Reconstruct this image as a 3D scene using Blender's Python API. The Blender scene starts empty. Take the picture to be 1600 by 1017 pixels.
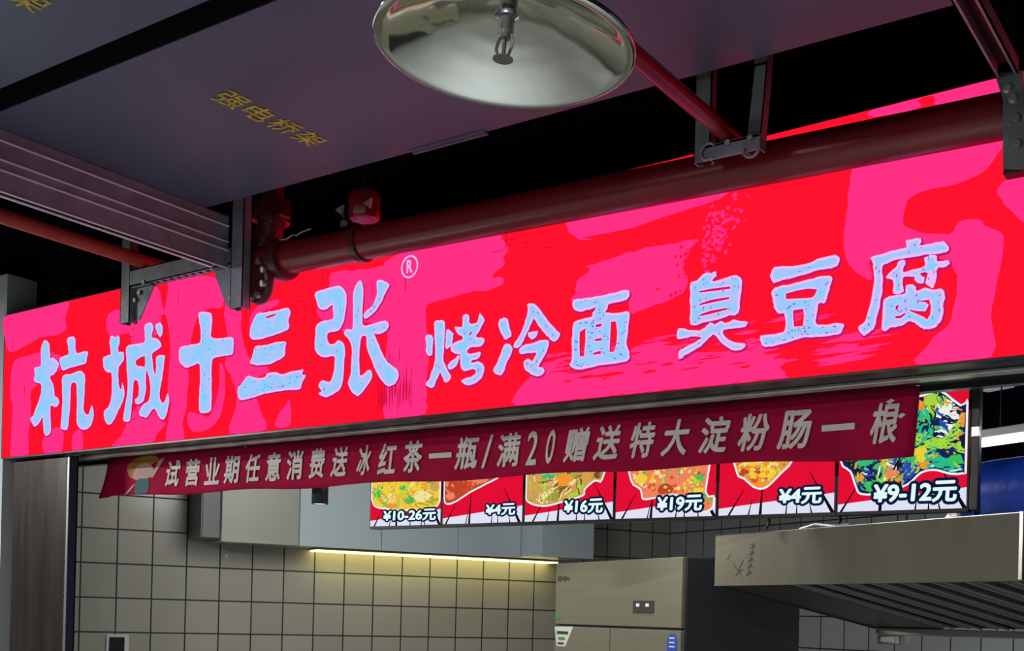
import bpy, bmesh, math, random
from mathutils import Vector, Matrix, geometry

scene = bpy.context.scene
COL = scene.collection
PI = math.pi
rnd = random.Random(7)

# ------------------------------------------------------------------ camera
EYE = 1.6
YAW = math.radians(34.865)      # how far the view is turned to the left of the sign's normal
ROLL = math.radians(1.47)
FPX = 1803.4
cam_data = bpy.data.cameras.new('camera')
cam_data.sensor_fit = 'HORIZONTAL'
cam_data.sensor_width = 36.0
cam_data.lens = FPX / 1600 * 36.0
cam_data.shift_y = (962.8 - 508.5) / 1600
cam_data.clip_start = 0.05
cam_data.clip_end = 100
cam = bpy.data.objects.new('camera', cam_data)
COL.objects.link(cam)
FWD = Vector((-math.sin(YAW), math.cos(YAW), 0))
RGT = Vector((math.cos(YAW), math.sin(YAW), 0))
UPV = Vector((0, 0, 1))
cx = RGT * math.cos(ROLL) + UPV * math.sin(ROLL)
cy = -RGT * math.sin(ROLL) + UPV * math.cos(ROLL)
cam.matrix_world = Matrix(((cx.x, cy.x, -FWD.x, 0), (cx.y, cy.y, -FWD.y, 0), (cx.z, cy.z, -FWD.z, EYE), (0, 0, 0, 1)))
scene.camera = cam

# ------------------------------------------------------------------ world, exposure, large lights
world = bpy.data.worlds.new('world')
scene.world = world
world.use_nodes = True
world.node_tree.nodes['Background'].inputs['Color'].default_value = (0.75, 0.8, 1.0, 1)
world.node_tree.nodes['Background'].inputs['Strength'].default_value = 0.012
scene.view_settings.view_transform = 'Standard'
scene.view_settings.look = 'None'
scene.view_settings.gamma = 1.0
scene.view_settings.use_curve_mapping = False
scene.view_settings.exposure = 0.0
scene.cycles.use_denoising = True
scene.cycles.max_bounces = 8

KROT = math.radians(-26.5)      # the kitchen stands skewed to the shop front
KU = Vector((math.cos(KROT), math.sin(KROT), 0))
KV = Vector((-math.sin(KROT), math.cos(KROT), 0))
def kitchen(u, v, z):
    p = KU * u + KV * v
    return Vector((p.x, p.y, z))

def area(name, loc, target, sx, sy, power, col):
    l = bpy.data.lights.new(name, 'AREA')
    l.shape = 'RECTANGLE'; l.size = sx; l.size_y = sy; l.energy = power; l.color = col
    o = bpy.data.objects.new(name, l); COL.objects.link(o)
    o.location = loc
    o.rotation_euler = (Vector(target) - Vector(loc)).to_track_quat('-Z', 'Y').to_euler()
    return o
# unseen concourse area lights, added to brighten the floor, banner, trays and grey wall
area('concourse_fill', (-3.2, -2.2, 3.15), (-3.2, -2.0, 0), 1.2, 0.3, 140, (1.0, 0.98, 0.93))
area('concourse_fill', (0.6, -2.2, 3.15), (0.6, -2.0, 0), 1.2, 0.3, 140, (1.0, 0.98, 0.93))
lp = area('concourse_fill', (-1.2, 0.55, 3.15), (-1.3, 2.35, 0), 0.9, 0.2, 46, (0.86, 0.94, 1.0))  # added to throw a bluish pool on the floor for the dish to reflect
lp.data.spread = math.radians(62)
area('concourse_fill', (-8.0, 0.6, 3.15), (-8.0, 0.8, 0), 1.2, 0.3, 420, (0.95, 0.98, 1.0))  # added to brighten the grey wall at the left
# unseen area lights, added behind sign and screens to brighten wall and hood
area('kitchen_fill', kitchen(-5.30, 1.85, 2.60), kitchen(-6.6, 1.8, 0.9), 0.3, 0.5, 7.5, (0.97, 1.0, 0.93))
area('kitchen_fill', kitchen(-4.75, 2.40, 2.55), kitchen(-6.2, 2.6, 0.8), 0.3, 0.9, 13, (0.97, 1.0, 0.93))
area('kitchen_fill', kitchen(-3.98, 2.70, 2.40), kitchen(-3.70, 2.95, 1.5), 0.25, 0.15, 11, (1.0, 0.99, 0.93))  # added to brighten the left end of the hood
area('hood_lamp', kitchen(-3.0, 4.02, 1.70), kitchen(-3.2, 5.2, 1.35), 1.2, 0.05, 6, (1.0, 0.98, 0.92))

# ------------------------------------------------------------------ traced outlines (millimetres on the sign and screen planes)
SIGN_CHARS=[('hang',[([(-5575,3004),(-5536,2977),(-5525,2907),(-5499,2902),(-5447,2868),(-5458,2838),(-5490,2813),(-5523,2802),(-5496,2766),(-5482,2728),(-5476,2699),(-5447,2685),(-5435,2662),(-5450,2643),(-5478,2640),(-5507,2651),(-5511,2623),(-5507,2583),(-5502,2537),(-5508,2504),(-5539,2492),(-5564,2511),(-5573,2554),(-5582,2594),(-5605,2568),(-5648,2548),(-5678,2573),(-5694,2595),(-5665,2612),(-5647,2645),(-5624,2678),(-5606,2711),(-5598,2744),(-5606,2773),(-5643,2783),(-5669,2802),(-5660,2830),(-5667,2865),(-5609,2876),(-5612,2951),(-5599,2989)],[]),([(-5380,2984),(-5339,2996),(-5306,2978),(-5298,2908),(-5226,2908),(-5196,2897),(-5206,2868),(-5214,2844),(-5277,2837),(-5341,2835),(-5397,2824),(-5420,2834),(-5436,2864),(-5437,2895),(-5381,2903),(-5363,2907),(-5369,2947)],[]),([(-5409,2797),(-5340,2801),(-5262,2810),(-5230,2796),(-5215,2770),(-5216,2726),(-5217,2671),(-5222,2616),(-5203,2582),(-5176,2582),(-5155,2622),(-5136,2587),(-5143,2539),(-5168,2510),(-5208,2500),(-5250,2511),(-5275,2538),(-5280,2593),(-5278,2654),(-5285,2710),(-5291,2744),(-5315,2754),(-5335,2742),(-5336,2703),(-5337,2637),(-5344,2576),(-5355,2516),(-5393,2515),(-5417,2531),(-5410,2587),(-5406,2659),(-5411,2721)],[])]),('cheng',[([(-5008,2960),(-4973,2950),(-4943,2952),(-4938,2919),(-4949,2894),(-4944,2872),(-4906,2867),(-4900,2830),(-4925,2808),(-4941,2791),(-4941,2748),(-4937,2705),(-4919,2682),(-4908,2716),(-4889,2668),(-4892,2637),(-4912,2606),(-4940,2571),(-4965,2536),(-4994,2514),(-5025,2519),(-5048,2547),(-5049,2585),(-5015,2604),(-4999,2635),(-4992,2683),(-4994,2732),(-4999,2770),(-5031,2779),(-5058,2798),(-5068,2826),(-5069,2856),(-5035,2863),(-5009,2868),(-5014,2896),(-5020,2934)],[]),([(-4881,2891),(-4810,2897),(-4744,2897),(-4741,2933),(-4747,2976),(-4715,2991),(-4686,2982),(-4677,2957),(-4684,2937),(-4687,2914),(-4646,2904),(-4621,2883),(-4613,2864),(-4636,2851),(-4680,2835),(-4679,2806),(-4669,2763),(-4656,2731),(-4649,2761),(-4650,2793),(-4647,2818),(-4587,2817),(-4589,2781),(-4596,2735),(-4606,2684),(-4616,2649),(-4615,2613),(-4594,2588),(-4574,2599),(-4556,2633),(-4545,2596),(-4553,2551),(-4571,2513),(-4590,2505),(-4615,2519),(-4641,2552),(-4661,2565),(-4681,2551),(-4709,2527),(-4746,2532),(-4767,2544),(-4764,2568),(-4732,2594),(-4703,2605),(-4688,2635),(-4690,2677),(-4704,2725),(-4722,2758),(-4724,2717),(-4722,2664),(-4733,2618),(-4749,2603),(-4781,2595),(-4803,2608),(-4803,2624),(-4783,2633),(-4776,2658),(-4781,2696),(-4799,2716),(-4815,2715),(-4822,2684),(-4824,2631),(-4831,2584),(-4837,2531),(-4853,2517),(-4892,2525),(-4889,2567),(-4878,2614),(-4868,2667),(-4868,2720),(-4876,2774),(-4882,2838)],[[(-4808,2799),(-4805,2815),(-4766,2827),(-4737,2829),(-4733,2796),(-4736,2774),(-4764,2782),(-4789,2785)]]),([(-4661,2971),(-4629,2980),(-4608,2959),(-4607,2928),(-4622,2906),(-4639,2921),(-4656,2949)],[])]),('shi',[([(-4347,2989),(-4304,2990),(-4259,2975),(-4250,2945),(-4253,2903),(-4251,2863),(-4181,2852),(-4111,2847),(-4099,2822),(-4101,2791),(-4108,2768),(-4177,2768),(-4236,2764),(-4245,2728),(-4244,2664),(-4241,2585),(-4242,2524),(-4277,2514),(-4319,2520),(-4329,2566),(-4326,2640),(-4328,2704),(-4334,2748),(-4374,2746),(-4419,2740),(-4465,2761),(-4483,2801),(-4472,2843),(-4419,2845),(-4342,2847),(-4329,2867),(-4332,2913),(-4344,2957)],[])]),('san',[([(-3947,2936),(-3884,2935),(-3810,2935),(-3753,2935),(-3735,2909),(-3747,2882),(-3743,2844),(-3779,2834),(-3846,2823),(-3908,2818),(-3953,2817),(-3988,2830),(-3993,2859),(-3980,2897),(-3960,2923)],[[(-3891,2914),(-3850,2919),(-3829,2920),(-3832,2912),(-3863,2907),(-3887,2906)]]),([(-3955,2787),(-3886,2787),(-3825,2792),(-3761,2787),(-3763,2756),(-3765,2728),(-3795,2712),(-3855,2699),(-3917,2699),(-3962,2706),(-3987,2718),(-3971,2750)],[]),([(-3999,2661),(-3950,2646),(-3887,2643),(-3874,2658),(-3820,2658),(-3779,2644),(-3733,2651),(-3680,2651),(-3647,2654),(-3653,2632),(-3632,2625),(-3652,2594),(-3667,2568),(-3730,2571),(-3810,2571),(-3885,2568),(-3974,2557),(-4049,2556),(-4065,2604),(-4034,2630)],[])]),('zhang',[([(-3587,2980),(-3524,2987),(-3450,2990),(-3413,2966),(-3401,2933),(-3406,2880),(-3415,2833),(-3436,2803),(-3473,2797),(-3506,2793),(-3509,2769),(-3493,2748),(-3463,2745),(-3446,2756),(-3412,2742),(-3402,2708),(-3406,2655),(-3407,2602),(-3420,2555),(-3449,2534),(-3507,2520),(-3553,2540),(-3534,2549),(-3554,2573),(-3532,2595),(-3487,2583),(-3466,2619),(-3461,2666),(-3469,2694),(-3521,2692),(-3566,2713),(-3582,2745),(-3581,2799),(-3578,2831),(-3549,2850),(-3482,2852),(-3479,2884),(-3484,2912),(-3528,2896),(-3562,2911),(-3578,2940)],[]),([(-3362,2959),(-3331,2997),(-3309,2973),(-3307,2909),(-3308,2841),(-3300,2803),(-3251,2802),(-3182,2809),(-3160,2786),(-3180,2762),(-3221,2756),(-3242,2764),(-3220,2725),(-3191,2675),(-3162,2635),(-3113,2602),(-3099,2572),(-3118,2543),(-3152,2533),(-3180,2549),(-3216,2589),(-3252,2650),(-3279,2705),(-3284,2753),(-3309,2756),(-3318,2715),(-3320,2657),(-3315,2614),(-3307,2592),(-3258,2614),(-3245,2581),(-3270,2547),(-3311,2513),(-3332,2510),(-3362,2534),(-3381,2568),(-3368,2604),(-3366,2657),(-3364,2704),(-3376,2743),(-3410,2779),(-3400,2799),(-3364,2795),(-3362,2848),(-3364,2917)],[]),([(-3232,2980),(-3187,2971),(-3163,2952),(-3185,2919),(-3205,2885),(-3245,2848),(-3294,2828),(-3298,2855),(-3253,2881),(-3231,2925)],[])]),('kao',[([(-2919,2771),(-2893,2773),(-2869,2767),(-2866,2745),(-2867,2711),(-2868,2670),(-2869,2633),(-2868,2606),(-2852,2581),(-2834,2552),(-2830,2535),(-2855,2520),(-2871,2542),(-2884,2564),(-2892,2551),(-2905,2528),(-2911,2512),(-2932,2507),(-2959,2525),(-2938,2542),(-2930,2568),(-2918,2594),(-2912,2624),(-2913,2665),(-2917,2710),(-2920,2744)],[]),([(-2965,2716),(-2946,2722),(-2926,2711),(-2925,2673),(-2926,2643),(-2945,2636),(-2961,2657),(-2958,2681)],[]),([(-2857,2727),(-2845,2730),(-2823,2712),(-2824,2689),(-2830,2663),(-2857,2656),(-2860,2686)],[]),([(-2778,2771),(-2762,2780),(-2745,2770),(-2742,2743),(-2706,2740),(-2697,2773),(-2683,2767),(-2670,2747),(-2681,2725),(-2701,2698),(-2709,2686),(-2684,2679),(-2667,2669),(-2675,2652),(-2699,2645),(-2736,2646),(-2751,2630),(-2732,2622),(-2690,2624),(-2684,2613),(-2698,2598),(-2722,2596),(-2730,2585),(-2697,2588),(-2670,2572),(-2667,2546),(-2679,2520),(-2703,2506),(-2736,2499),(-2759,2505),(-2776,2520),(-2754,2527),(-2720,2534),(-2704,2549),(-2713,2558),(-2738,2559),(-2763,2557),(-2778,2570),(-2783,2597),(-2786,2624),(-2812,2632),(-2831,2646),(-2828,2666),(-2805,2677),(-2775,2683),(-2776,2693),(-2797,2706),(-2815,2728),(-2811,2739),(-2779,2731)],[[(-2744,2700),(-2732,2710),(-2729,2705),(-2740,2691)]]),([(-2811,2610),(-2796,2622),(-2786,2618),(-2793,2595),(-2810,2577),(-2835,2571),(-2846,2587),(-2828,2602)],[])]),('leng',[([(-2599,2737),(-2583,2742),(-2563,2738),(-2552,2710),(-2541,2673),(-2555,2662),(-2571,2660),(-2587,2682),(-2604,2713)],[]),([(-2574,2638),(-2550,2639),(-2534,2621),(-2546,2589),(-2563,2562),(-2573,2534),(-2590,2524),(-2613,2534),(-2623,2549),(-2604,2576),(-2589,2607)],[]),([(-2470,2781),(-2445,2779),(-2425,2767),(-2398,2733),(-2366,2697),(-2335,2665),(-2320,2650),(-2334,2627),(-2356,2629),(-2380,2651),(-2407,2680),(-2431,2711),(-2439,2722),(-2450,2704),(-2465,2677),(-2480,2653),(-2491,2632),(-2510,2618),(-2530,2627),(-2515,2651),(-2492,2684),(-2478,2720),(-2467,2758)],[]),([(-2463,2672),(-2421,2673),(-2422,2656),(-2441,2644),(-2458,2654)],[]),([(-2491,2625),(-2456,2629),(-2410,2635),(-2375,2633),(-2367,2618),(-2378,2590),(-2392,2567),(-2411,2540),(-2391,2531),(-2385,2515),(-2406,2503),(-2437,2509),(-2464,2526),(-2480,2550),(-2473,2569),(-2456,2573),(-2442,2562),(-2431,2577),(-2424,2592),(-2458,2593),(-2495,2595),(-2502,2609)],[])]),('mian',[([(-2266,2768),(-2211,2768),(-2149,2769),(-2096,2772),(-2048,2776),(-2031,2766),(-2036,2744),(-2065,2735),(-2114,2733),(-2121,2716),(-2128,2704),(-2079,2697),(-2034,2695),(-2030,2668),(-2034,2623),(-2036,2581),(-2024,2541),(-2036,2519),(-2089,2515),(-2149,2515),(-2211,2509),(-2250,2513),(-2274,2529),(-2267,2550),(-2268,2591),(-2268,2644),(-2263,2684),(-2232,2694),(-2186,2698),(-2182,2711),(-2167,2729),(-2194,2725),(-2237,2723),(-2263,2736)],[[(-2235,2647),(-2211,2658),(-2210,2611),(-2214,2555),(-2232,2557),(-2235,2604)],[(-2104,2668),(-2084,2667),(-2077,2628),(-2079,2586),(-2088,2559),(-2107,2560),(-2106,2605)],[(-2167,2666),(-2142,2667),(-2146,2656),(-2167,2656)],[(-2170,2614),(-2141,2614),(-2142,2605),(-2167,2606)],[(-2172,2565),(-2143,2568),(-2143,2557),(-2178,2557)]])]),('chou',[([(-1790,2763),(-1765,2769),(-1747,2785),(-1732,2790),(-1714,2785),(-1700,2790),(-1696,2773),(-1710,2758),(-1670,2759),(-1631,2765),(-1605,2753),(-1602,2723),(-1606,2681),(-1610,2642),(-1624,2631),(-1645,2632),(-1684,2624),(-1728,2622),(-1757,2616),(-1779,2615),(-1790,2629),(-1790,2672),(-1793,2716)],[[(-1758,2730),(-1716,2732),(-1643,2730),(-1644,2722),(-1709,2723),(-1756,2725)],[(-1757,2686),(-1715,2694),(-1647,2695),(-1647,2688),(-1715,2684),(-1755,2681)],[(-1754,2649),(-1714,2657),(-1651,2659),(-1653,2653),(-1714,2646),(-1754,2644)]]),([(-1831,2612),(-1793,2602),(-1753,2595),(-1727,2607),(-1713,2619),(-1698,2609),(-1677,2616),(-1652,2608),(-1631,2615),(-1606,2609),(-1581,2604),(-1578,2596),(-1591,2586),(-1634,2586),(-1665,2585),(-1654,2559),(-1625,2541),(-1585,2531),(-1588,2515),(-1621,2512),(-1642,2520),(-1675,2548),(-1697,2574),(-1719,2563),(-1747,2540),(-1784,2524),(-1809,2513),(-1824,2503),(-1830,2515),(-1827,2532),(-1803,2544),(-1770,2556),(-1745,2571),(-1785,2576),(-1822,2573),(-1839,2580)],[])]),('dou',[([(-1487,2772),(-1441,2767),(-1383,2764),(-1343,2775),(-1303,2778),(-1284,2780),(-1270,2765),(-1276,2745),(-1296,2738),(-1336,2739),(-1382,2732),(-1433,2726),(-1471,2722),(-1489,2719),(-1501,2736),(-1498,2755)],[]),([(-1495,2692),(-1471,2705),(-1426,2708),(-1382,2712),(-1342,2716),(-1308,2717),(-1292,2705),(-1298,2680),(-1307,2649),(-1313,2631),(-1333,2629),(-1339,2598),(-1339,2566),(-1304,2560),(-1262,2560),(-1250,2547),(-1261,2527),(-1297,2522),(-1343,2524),(-1384,2526),(-1428,2518),(-1466,2514),(-1501,2511),(-1524,2517),(-1532,2550),(-1498,2549),(-1453,2554),(-1445,2566),(-1447,2593),(-1451,2615),(-1469,2615),(-1483,2634),(-1489,2658)],[[(-1446,2678),(-1408,2683),(-1371,2684),(-1341,2677),(-1347,2661),(-1357,2653),(-1401,2656),(-1445,2660)],[(-1420,2620),(-1386,2621),(-1382,2601),(-1385,2565),(-1415,2566),(-1418,2592)]])]),('fu',[([(-1169,2755),(-1132,2760),(-1093,2765),(-1060,2768),(-1064,2787),(-1041,2790),(-1022,2790),(-1015,2777),(-1020,2768),(-983,2767),(-951,2767),(-934,2751),(-938,2735),(-969,2734),(-1004,2736),(-1046,2734),(-1085,2734),(-1118,2727),(-1131,2719),(-1130,2672),(-1131,2636),(-1138,2597),(-1147,2554),(-1153,2532),(-1169,2517),(-1188,2511),(-1205,2538),(-1184,2552),(-1173,2588),(-1164,2627),(-1158,2670),(-1159,2710),(-1165,2738)],[]),([(-1082,2729),(-1061,2728),(-1065,2709),(-1068,2693),(-1039,2695),(-1004,2703),(-1004,2726),(-988,2732),(-968,2727),(-964,2710),(-937,2709),(-929,2697),(-946,2688),(-965,2688),(-968,2659),(-975,2632),(-992,2638),(-999,2652),(-993,2679),(-1019,2679),(-1012,2673),(-1003,2664),(-1005,2650),(-1018,2650),(-1031,2661),(-1035,2673),(-1067,2678),(-1068,2654),(-1066,2630),(-1097,2630),(-1097,2668),(-1118,2681),(-1117,2689),(-1098,2704),(-1085,2719)],[]),([(-1125,2617),(-1096,2624),(-1060,2626),(-1060,2646),(-1041,2651),(-1028,2641),(-1024,2628),(-999,2634),(-979,2625),(-954,2626),(-941,2606),(-945,2571),(-946,2539),(-958,2518),(-976,2507),(-1002,2508),(-1015,2518),(-1028,2530),(-1048,2537),(-1067,2528),(-1090,2524),(-1103,2526),(-1116,2517),(-1129,2524),(-1129,2562),(-1128,2592)],[[(-1088,2590),(-1078,2593),(-1081,2581),(-1088,2576)],[(-1023,2596),(-987,2596),(-981,2573),(-983,2550),(-992,2536),(-1003,2546),(-1042,2568),(-1046,2574),(-1023,2566),(-997,2562),(-988,2580),(-998,2590)],[(-1089,2559),(-1074,2558),(-1057,2566),(-1058,2560),(-1072,2550),(-1087,2552)]])])]
SIGN_PATCHES=[[(-5969,3182),(-5658,3183),(-5388,3185),(-5409,3102),(-5398,3041),(-5480,3021),(-5616,3022),(-5771,2994),(-5878,2975),(-5924,2991),(-5953,3046)],[(-5866,2923),(-5734,2939),(-5630,2948),(-5544,2939),(-5442,2908),(-5423,2846),(-5488,2813),(-5606,2784),(-5699,2742),(-5694,2630),(-5714,2489),(-5710,2402),(-5870,2402),(-5871,2624),(-5897,2791)],[(-5567,2500),(-5409,2528),(-5412,2402),(-5563,2402)],[(-5317,2482),(-5245,2507),(-5225,2403),(-5313,2402)],[(-5041,3075),(-4868,3090),(-4780,3106),(-4667,3169),(-4605,3037),(-4581,3134),(-4583,3189),(-4431,3185),(-4203,3124),(-4185,2999),(-4277,3003),(-4355,2977),(-4393,2902),(-4404,2831),(-4414,2743),(-4411,2671),(-4420,2564),(-4444,2476),(-4434,2402),(-4566,2402),(-4543,2538),(-4538,2592),(-4562,2649),(-4553,2794),(-4557,2885),(-4574,2969),(-4604,3018),(-4625,3003),(-4631,2967),(-4643,2932),(-4757,2899),(-4845,2899),(-4877,2959),(-5029,2958)],[(-4860,2526),(-4746,2610),(-4612,2507),(-4569,2486),(-4638,2436),(-4679,2402),(-4975,2402),(-4931,2437),(-4888,2481)],[(-4405,2527),(-4324,2512),(-4257,2498),(-4197,2616),(-4195,2738),(-4161,2708),(-4151,2611),(-4173,2509),(-4242,2444),(-4348,2429),(-4403,2464)],[(-4166,3001),(-4064,2992),(-4053,2870),(-4025,2789),(-3985,2707),(-4020,2668),(-4122,2678),(-4162,2735),(-4113,2782),(-4155,2882)],[(-4183,2845),(-4055,2857),(-4017,2752),(-3937,2716),(-3870,2664),(-4053,2627),(-4064,2559),(-3944,2553),(-3916,2497),(-3873,2407),(-4112,2406),(-4082,2510),(-4078,2574),(-4108,2651),(-4138,2728),(-4160,2768)],[(-4001,2860),(-3997,2933),(-3959,2965),(-3907,2976),(-3818,2982),(-3829,2955),(-3945,2935),(-3982,2876)],[(-3799,2469),(-3750,2510),(-3732,2526),(-3722,2419),(-3816,2415)],[(-3501,3051),(-3504,2974),(-3563,2938),(-3554,2868),(-3410,2789),(-3296,2818),(-3178,2770),(-3174,2661),(-3176,2545),(-3170,2402),(-2967,2402),(-2959,2523),(-2958,2660),(-2968,2789),(-2958,2847),(-2860,2852),(-2759,2865),(-2671,2861),(-2596,2872),(-2591,2898),(-2640,2914),(-2582,2949),(-2594,2977),(-2573,3008),(-2601,3043),(-2656,3079),(-2961,3098),(-3188,3059),(-3203,3040),(-3372,3041)],[(-2314,3084),(-2255,3090),(-2065,3097),(-1897,3139),(-1656,3085),(-1655,3058),(-1705,3033),(-1867,3015),(-1982,3000),(-2120,2983),(-2206,2980),(-2265,2999),(-2184,2979),(-2233,2985),(-2282,3011),(-2303,3040)],[(-1769,2912),(-1980,2911),(-2213,2886),(-2202,2868),(-2250,2842),(-2259,2827),(-2256,2799),(-2265,2767),(-2036,2744),(-2030,2762),(-2028,2689),(-1973,2698),(-1902,2712),(-1824,2733),(-1808,2778),(-1818,2842),(-1794,2885)],[(-2509,2455),(-2458,2502),(-2398,2538),(-2338,2558),(-2268,2525),(-2250,2517),(-2032,2511),(-2033,2544),(-1997,2572),(-1880,2571),(-1827,2537),(-1826,2506),(-1741,2520),(-1674,2528),(-1583,2510),(-1576,2540),(-1536,2542),(-1527,2519),(-1479,2506),(-1463,2482),(-1486,2469),(-1439,2461),(-1462,2437),(-1446,2409),(-1508,2402),(-2247,2402),(-2507,2402)],[(-1211,3060),(-930,3058),(-785,3059),(-805,2995),(-848,2954),(-918,2935),(-972,2936),(-1045,2926),(-1068,2897),(-1071,2841),(-1015,2807),(-932,2789),(-906,2821),(-853,2817),(-826,2789),(-783,2759),(-785,2682),(-796,2611),(-807,2521),(-808,2402),(-1023,2402),(-996,2451),(-970,2485),(-934,2509),(-917,2554),(-930,2704),(-1160,2759),(-1163,2682),(-1212,2709),(-1248,2763),(-1260,2834),(-1252,2931),(-1244,2998)],[(-1181,3219),(-1044,3222),(-785,3227),(-784,3177),(-969,3184),(-988,3223),(-1034,3218),(-1038,3190),(-1171,3197)],[(-702,2938),(-769,2924),(-799,2898),(-789,2865),(-759,2823),(-699,2776)]]
FOODS=[[(-3662,2372),(-3223,2373),(-3220,2172),(-3239,2087),(-3331,2067),(-3561,2080),(-3642,2131)],[(-3227,2373),(-2845,2348),(-2891,2213),(-2975,2170),(-3061,2137),(-3167,2090),(-3215,2129)],[(-2772,2344),(-2385,2318),(-2389,2163),(-2425,2159),(-2470,2127),(-2478,2101),(-2577,2078),(-2672,2063),(-2754,2084),(-2769,2139)],[(-2260,2310),(-1933,2289),(-1928,2097),(-1893,2081),(-1904,2025),(-1977,2020),(-2047,2084),(-2131,2080),(-2202,2075),(-2217,2116),(-2262,2157)],[(-1814,2281),(-1585,2266),(-1587,2191),(-1626,2151),(-1674,2106),(-1704,2095),(-1737,2104),(-1777,2137),(-1806,2160)],[(-1415,2369),(-1127,2397),(-1070,2411),(-998,2353),(-973,2359),(-968,2144),(-988,2117),(-1033,2119),(-1078,2133),(-1123,2126),(-1167,2088),(-1252,2061),(-1331,2061),(-1353,2092),(-1372,2143),(-1411,2188)]]
PRICES=[('¥10-26元', -3.559, -3.242, 2.02, 2.075), ('¥4元', -2.971, -2.81, 2.031, 2.084), ('¥16元', -2.569, -2.378, 2.027, 2.088), ('¥19元', -2.137, -1.938, 2.022, 2.086), ('¥4元', -1.635, -1.467, 2.033, 2.096), ('¥9-12元', -1.287, -0.999, 2.023, 2.098)]
BANNER_TEXT=[('试', -4.895, -4.766), ('营', -4.749, -4.617), ('业', -4.602, -4.464), ('期', -4.455, -4.325), ('任', -4.307, -4.181), ('意', -4.164, -4.041), ('消', -4.024, -3.889), ('费', -3.868, -3.745), ('送', -3.725, -3.605), ('冰', -3.57, -3.47), ('红', -3.447, -3.32), ('茶', -3.302, -3.171), ('一', -3.147, -3.021), ('瓶', -3.011, -2.872), ('/', -2.869, -2.803), ('满', -2.796, -2.658), ('2', -2.646, -2.568), ('0', -2.549, -2.485), ('赠', -2.458, -2.328), ('送', -2.319, -2.185), ('特', -2.166, -2.039), ('大', -2.026, -1.894), ('淀', -1.873, -1.736), ('粉', -1.721, -1.587), ('肠', -1.573, -1.435), ('一', -1.412, -1.292), ('根', -1.25, -1.133)]
FOOD_PIECES=[[(-3.408,2.116,0.03,0.018,'green'),(-3.591,2.153,0.024,0.018,'green'),(-3.448,2.176,0.023,0.012,'green'),(-3.515,2.097,0.039,0.015,'orange'),(-3.333,2.134,0.052,0.026,'cream'),(-3.26,2.174,0.029,0.023,'tan'),(-3.525,2.171,0.035,0.024,'yellow')],[(-3.133,2.169,0.057,0.023,'rust'),(-3.011,2.197,0.055,0.02,'salmon'),(-3.168,2.128,0.029,0.017,'salmon')],[(-2.574,2.171,0.044,0.029,'orange'),(-2.509,2.1,0.049,0.018,'lime'),(-2.65,2.191,0.048,0.011,'teal'),(-2.713,2.124,0.039,0.032,'tan'),(-2.625,2.104,0.032,0.021,'olive'),(-2.411,2.184,0.024,0.013,'brown')],[(-2.21,2.159,0.026,0.023,'yellow'),(-2.182,2.102,0.028,0.02,'salmon'),(-2.103,2.112,0.036,0.023,'rust'),(-1.959,2.155,0.022,0.01,'green'),(-1.96,2.103,0.027,0.012,'yellow'),(-2.035,2.146,0.038,0.02,'salmon'),(-1.902,2.042,0.011,0.02,'orange')],[(-1.751,2.128,0.031,0.012,'red'),(-1.686,2.158,0.04,0.021,'yellow'),(-1.777,2.163,0.021,0.014,'rust'),(-1.705,2.114,0.02,0.01,'orange')],[(-1.126,2.192,0.024,0.031,'yellow'),(-1.11,2.154,0.019,0.015,'orange'),(-1.063,2.297,0.046,0.02,'navy'),(-1.067,2.302,0.025,0.011,'blue'),(-1.047,2.346,0.023,0.017,'white'),(-1.117,2.328,0.017,0.026,'teal'),(-1.095,2.378,0.028,0.02,'lime'),(-0.988,2.302,0.019,0.026,'orange'),(-1.003,2.167,0.037,0.017,'green'),(-1.076,2.226,0.042,0.02,'lime'),(-1.044,2.196,0.031,0.013,'navy'),(-0.999,2.228,0.019,0.019,'ink'),(-1.244,2.17,0.022,0.018,'yellow'),(-1.316,2.178,0.036,0.02,'teal'),(-1.228,2.135,0.029,0.02,'salmon'),(-1.166,2.139,0.026,0.029,'blue'),(-1.305,2.09,0.027,0.018,'green'),(-1.344,2.116,0.014,0.02,'tan'),(-1.369,2.172,0.014,0.014,'ink'),(-1.265,2.099,0.022,0.018,'green')]]
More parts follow.
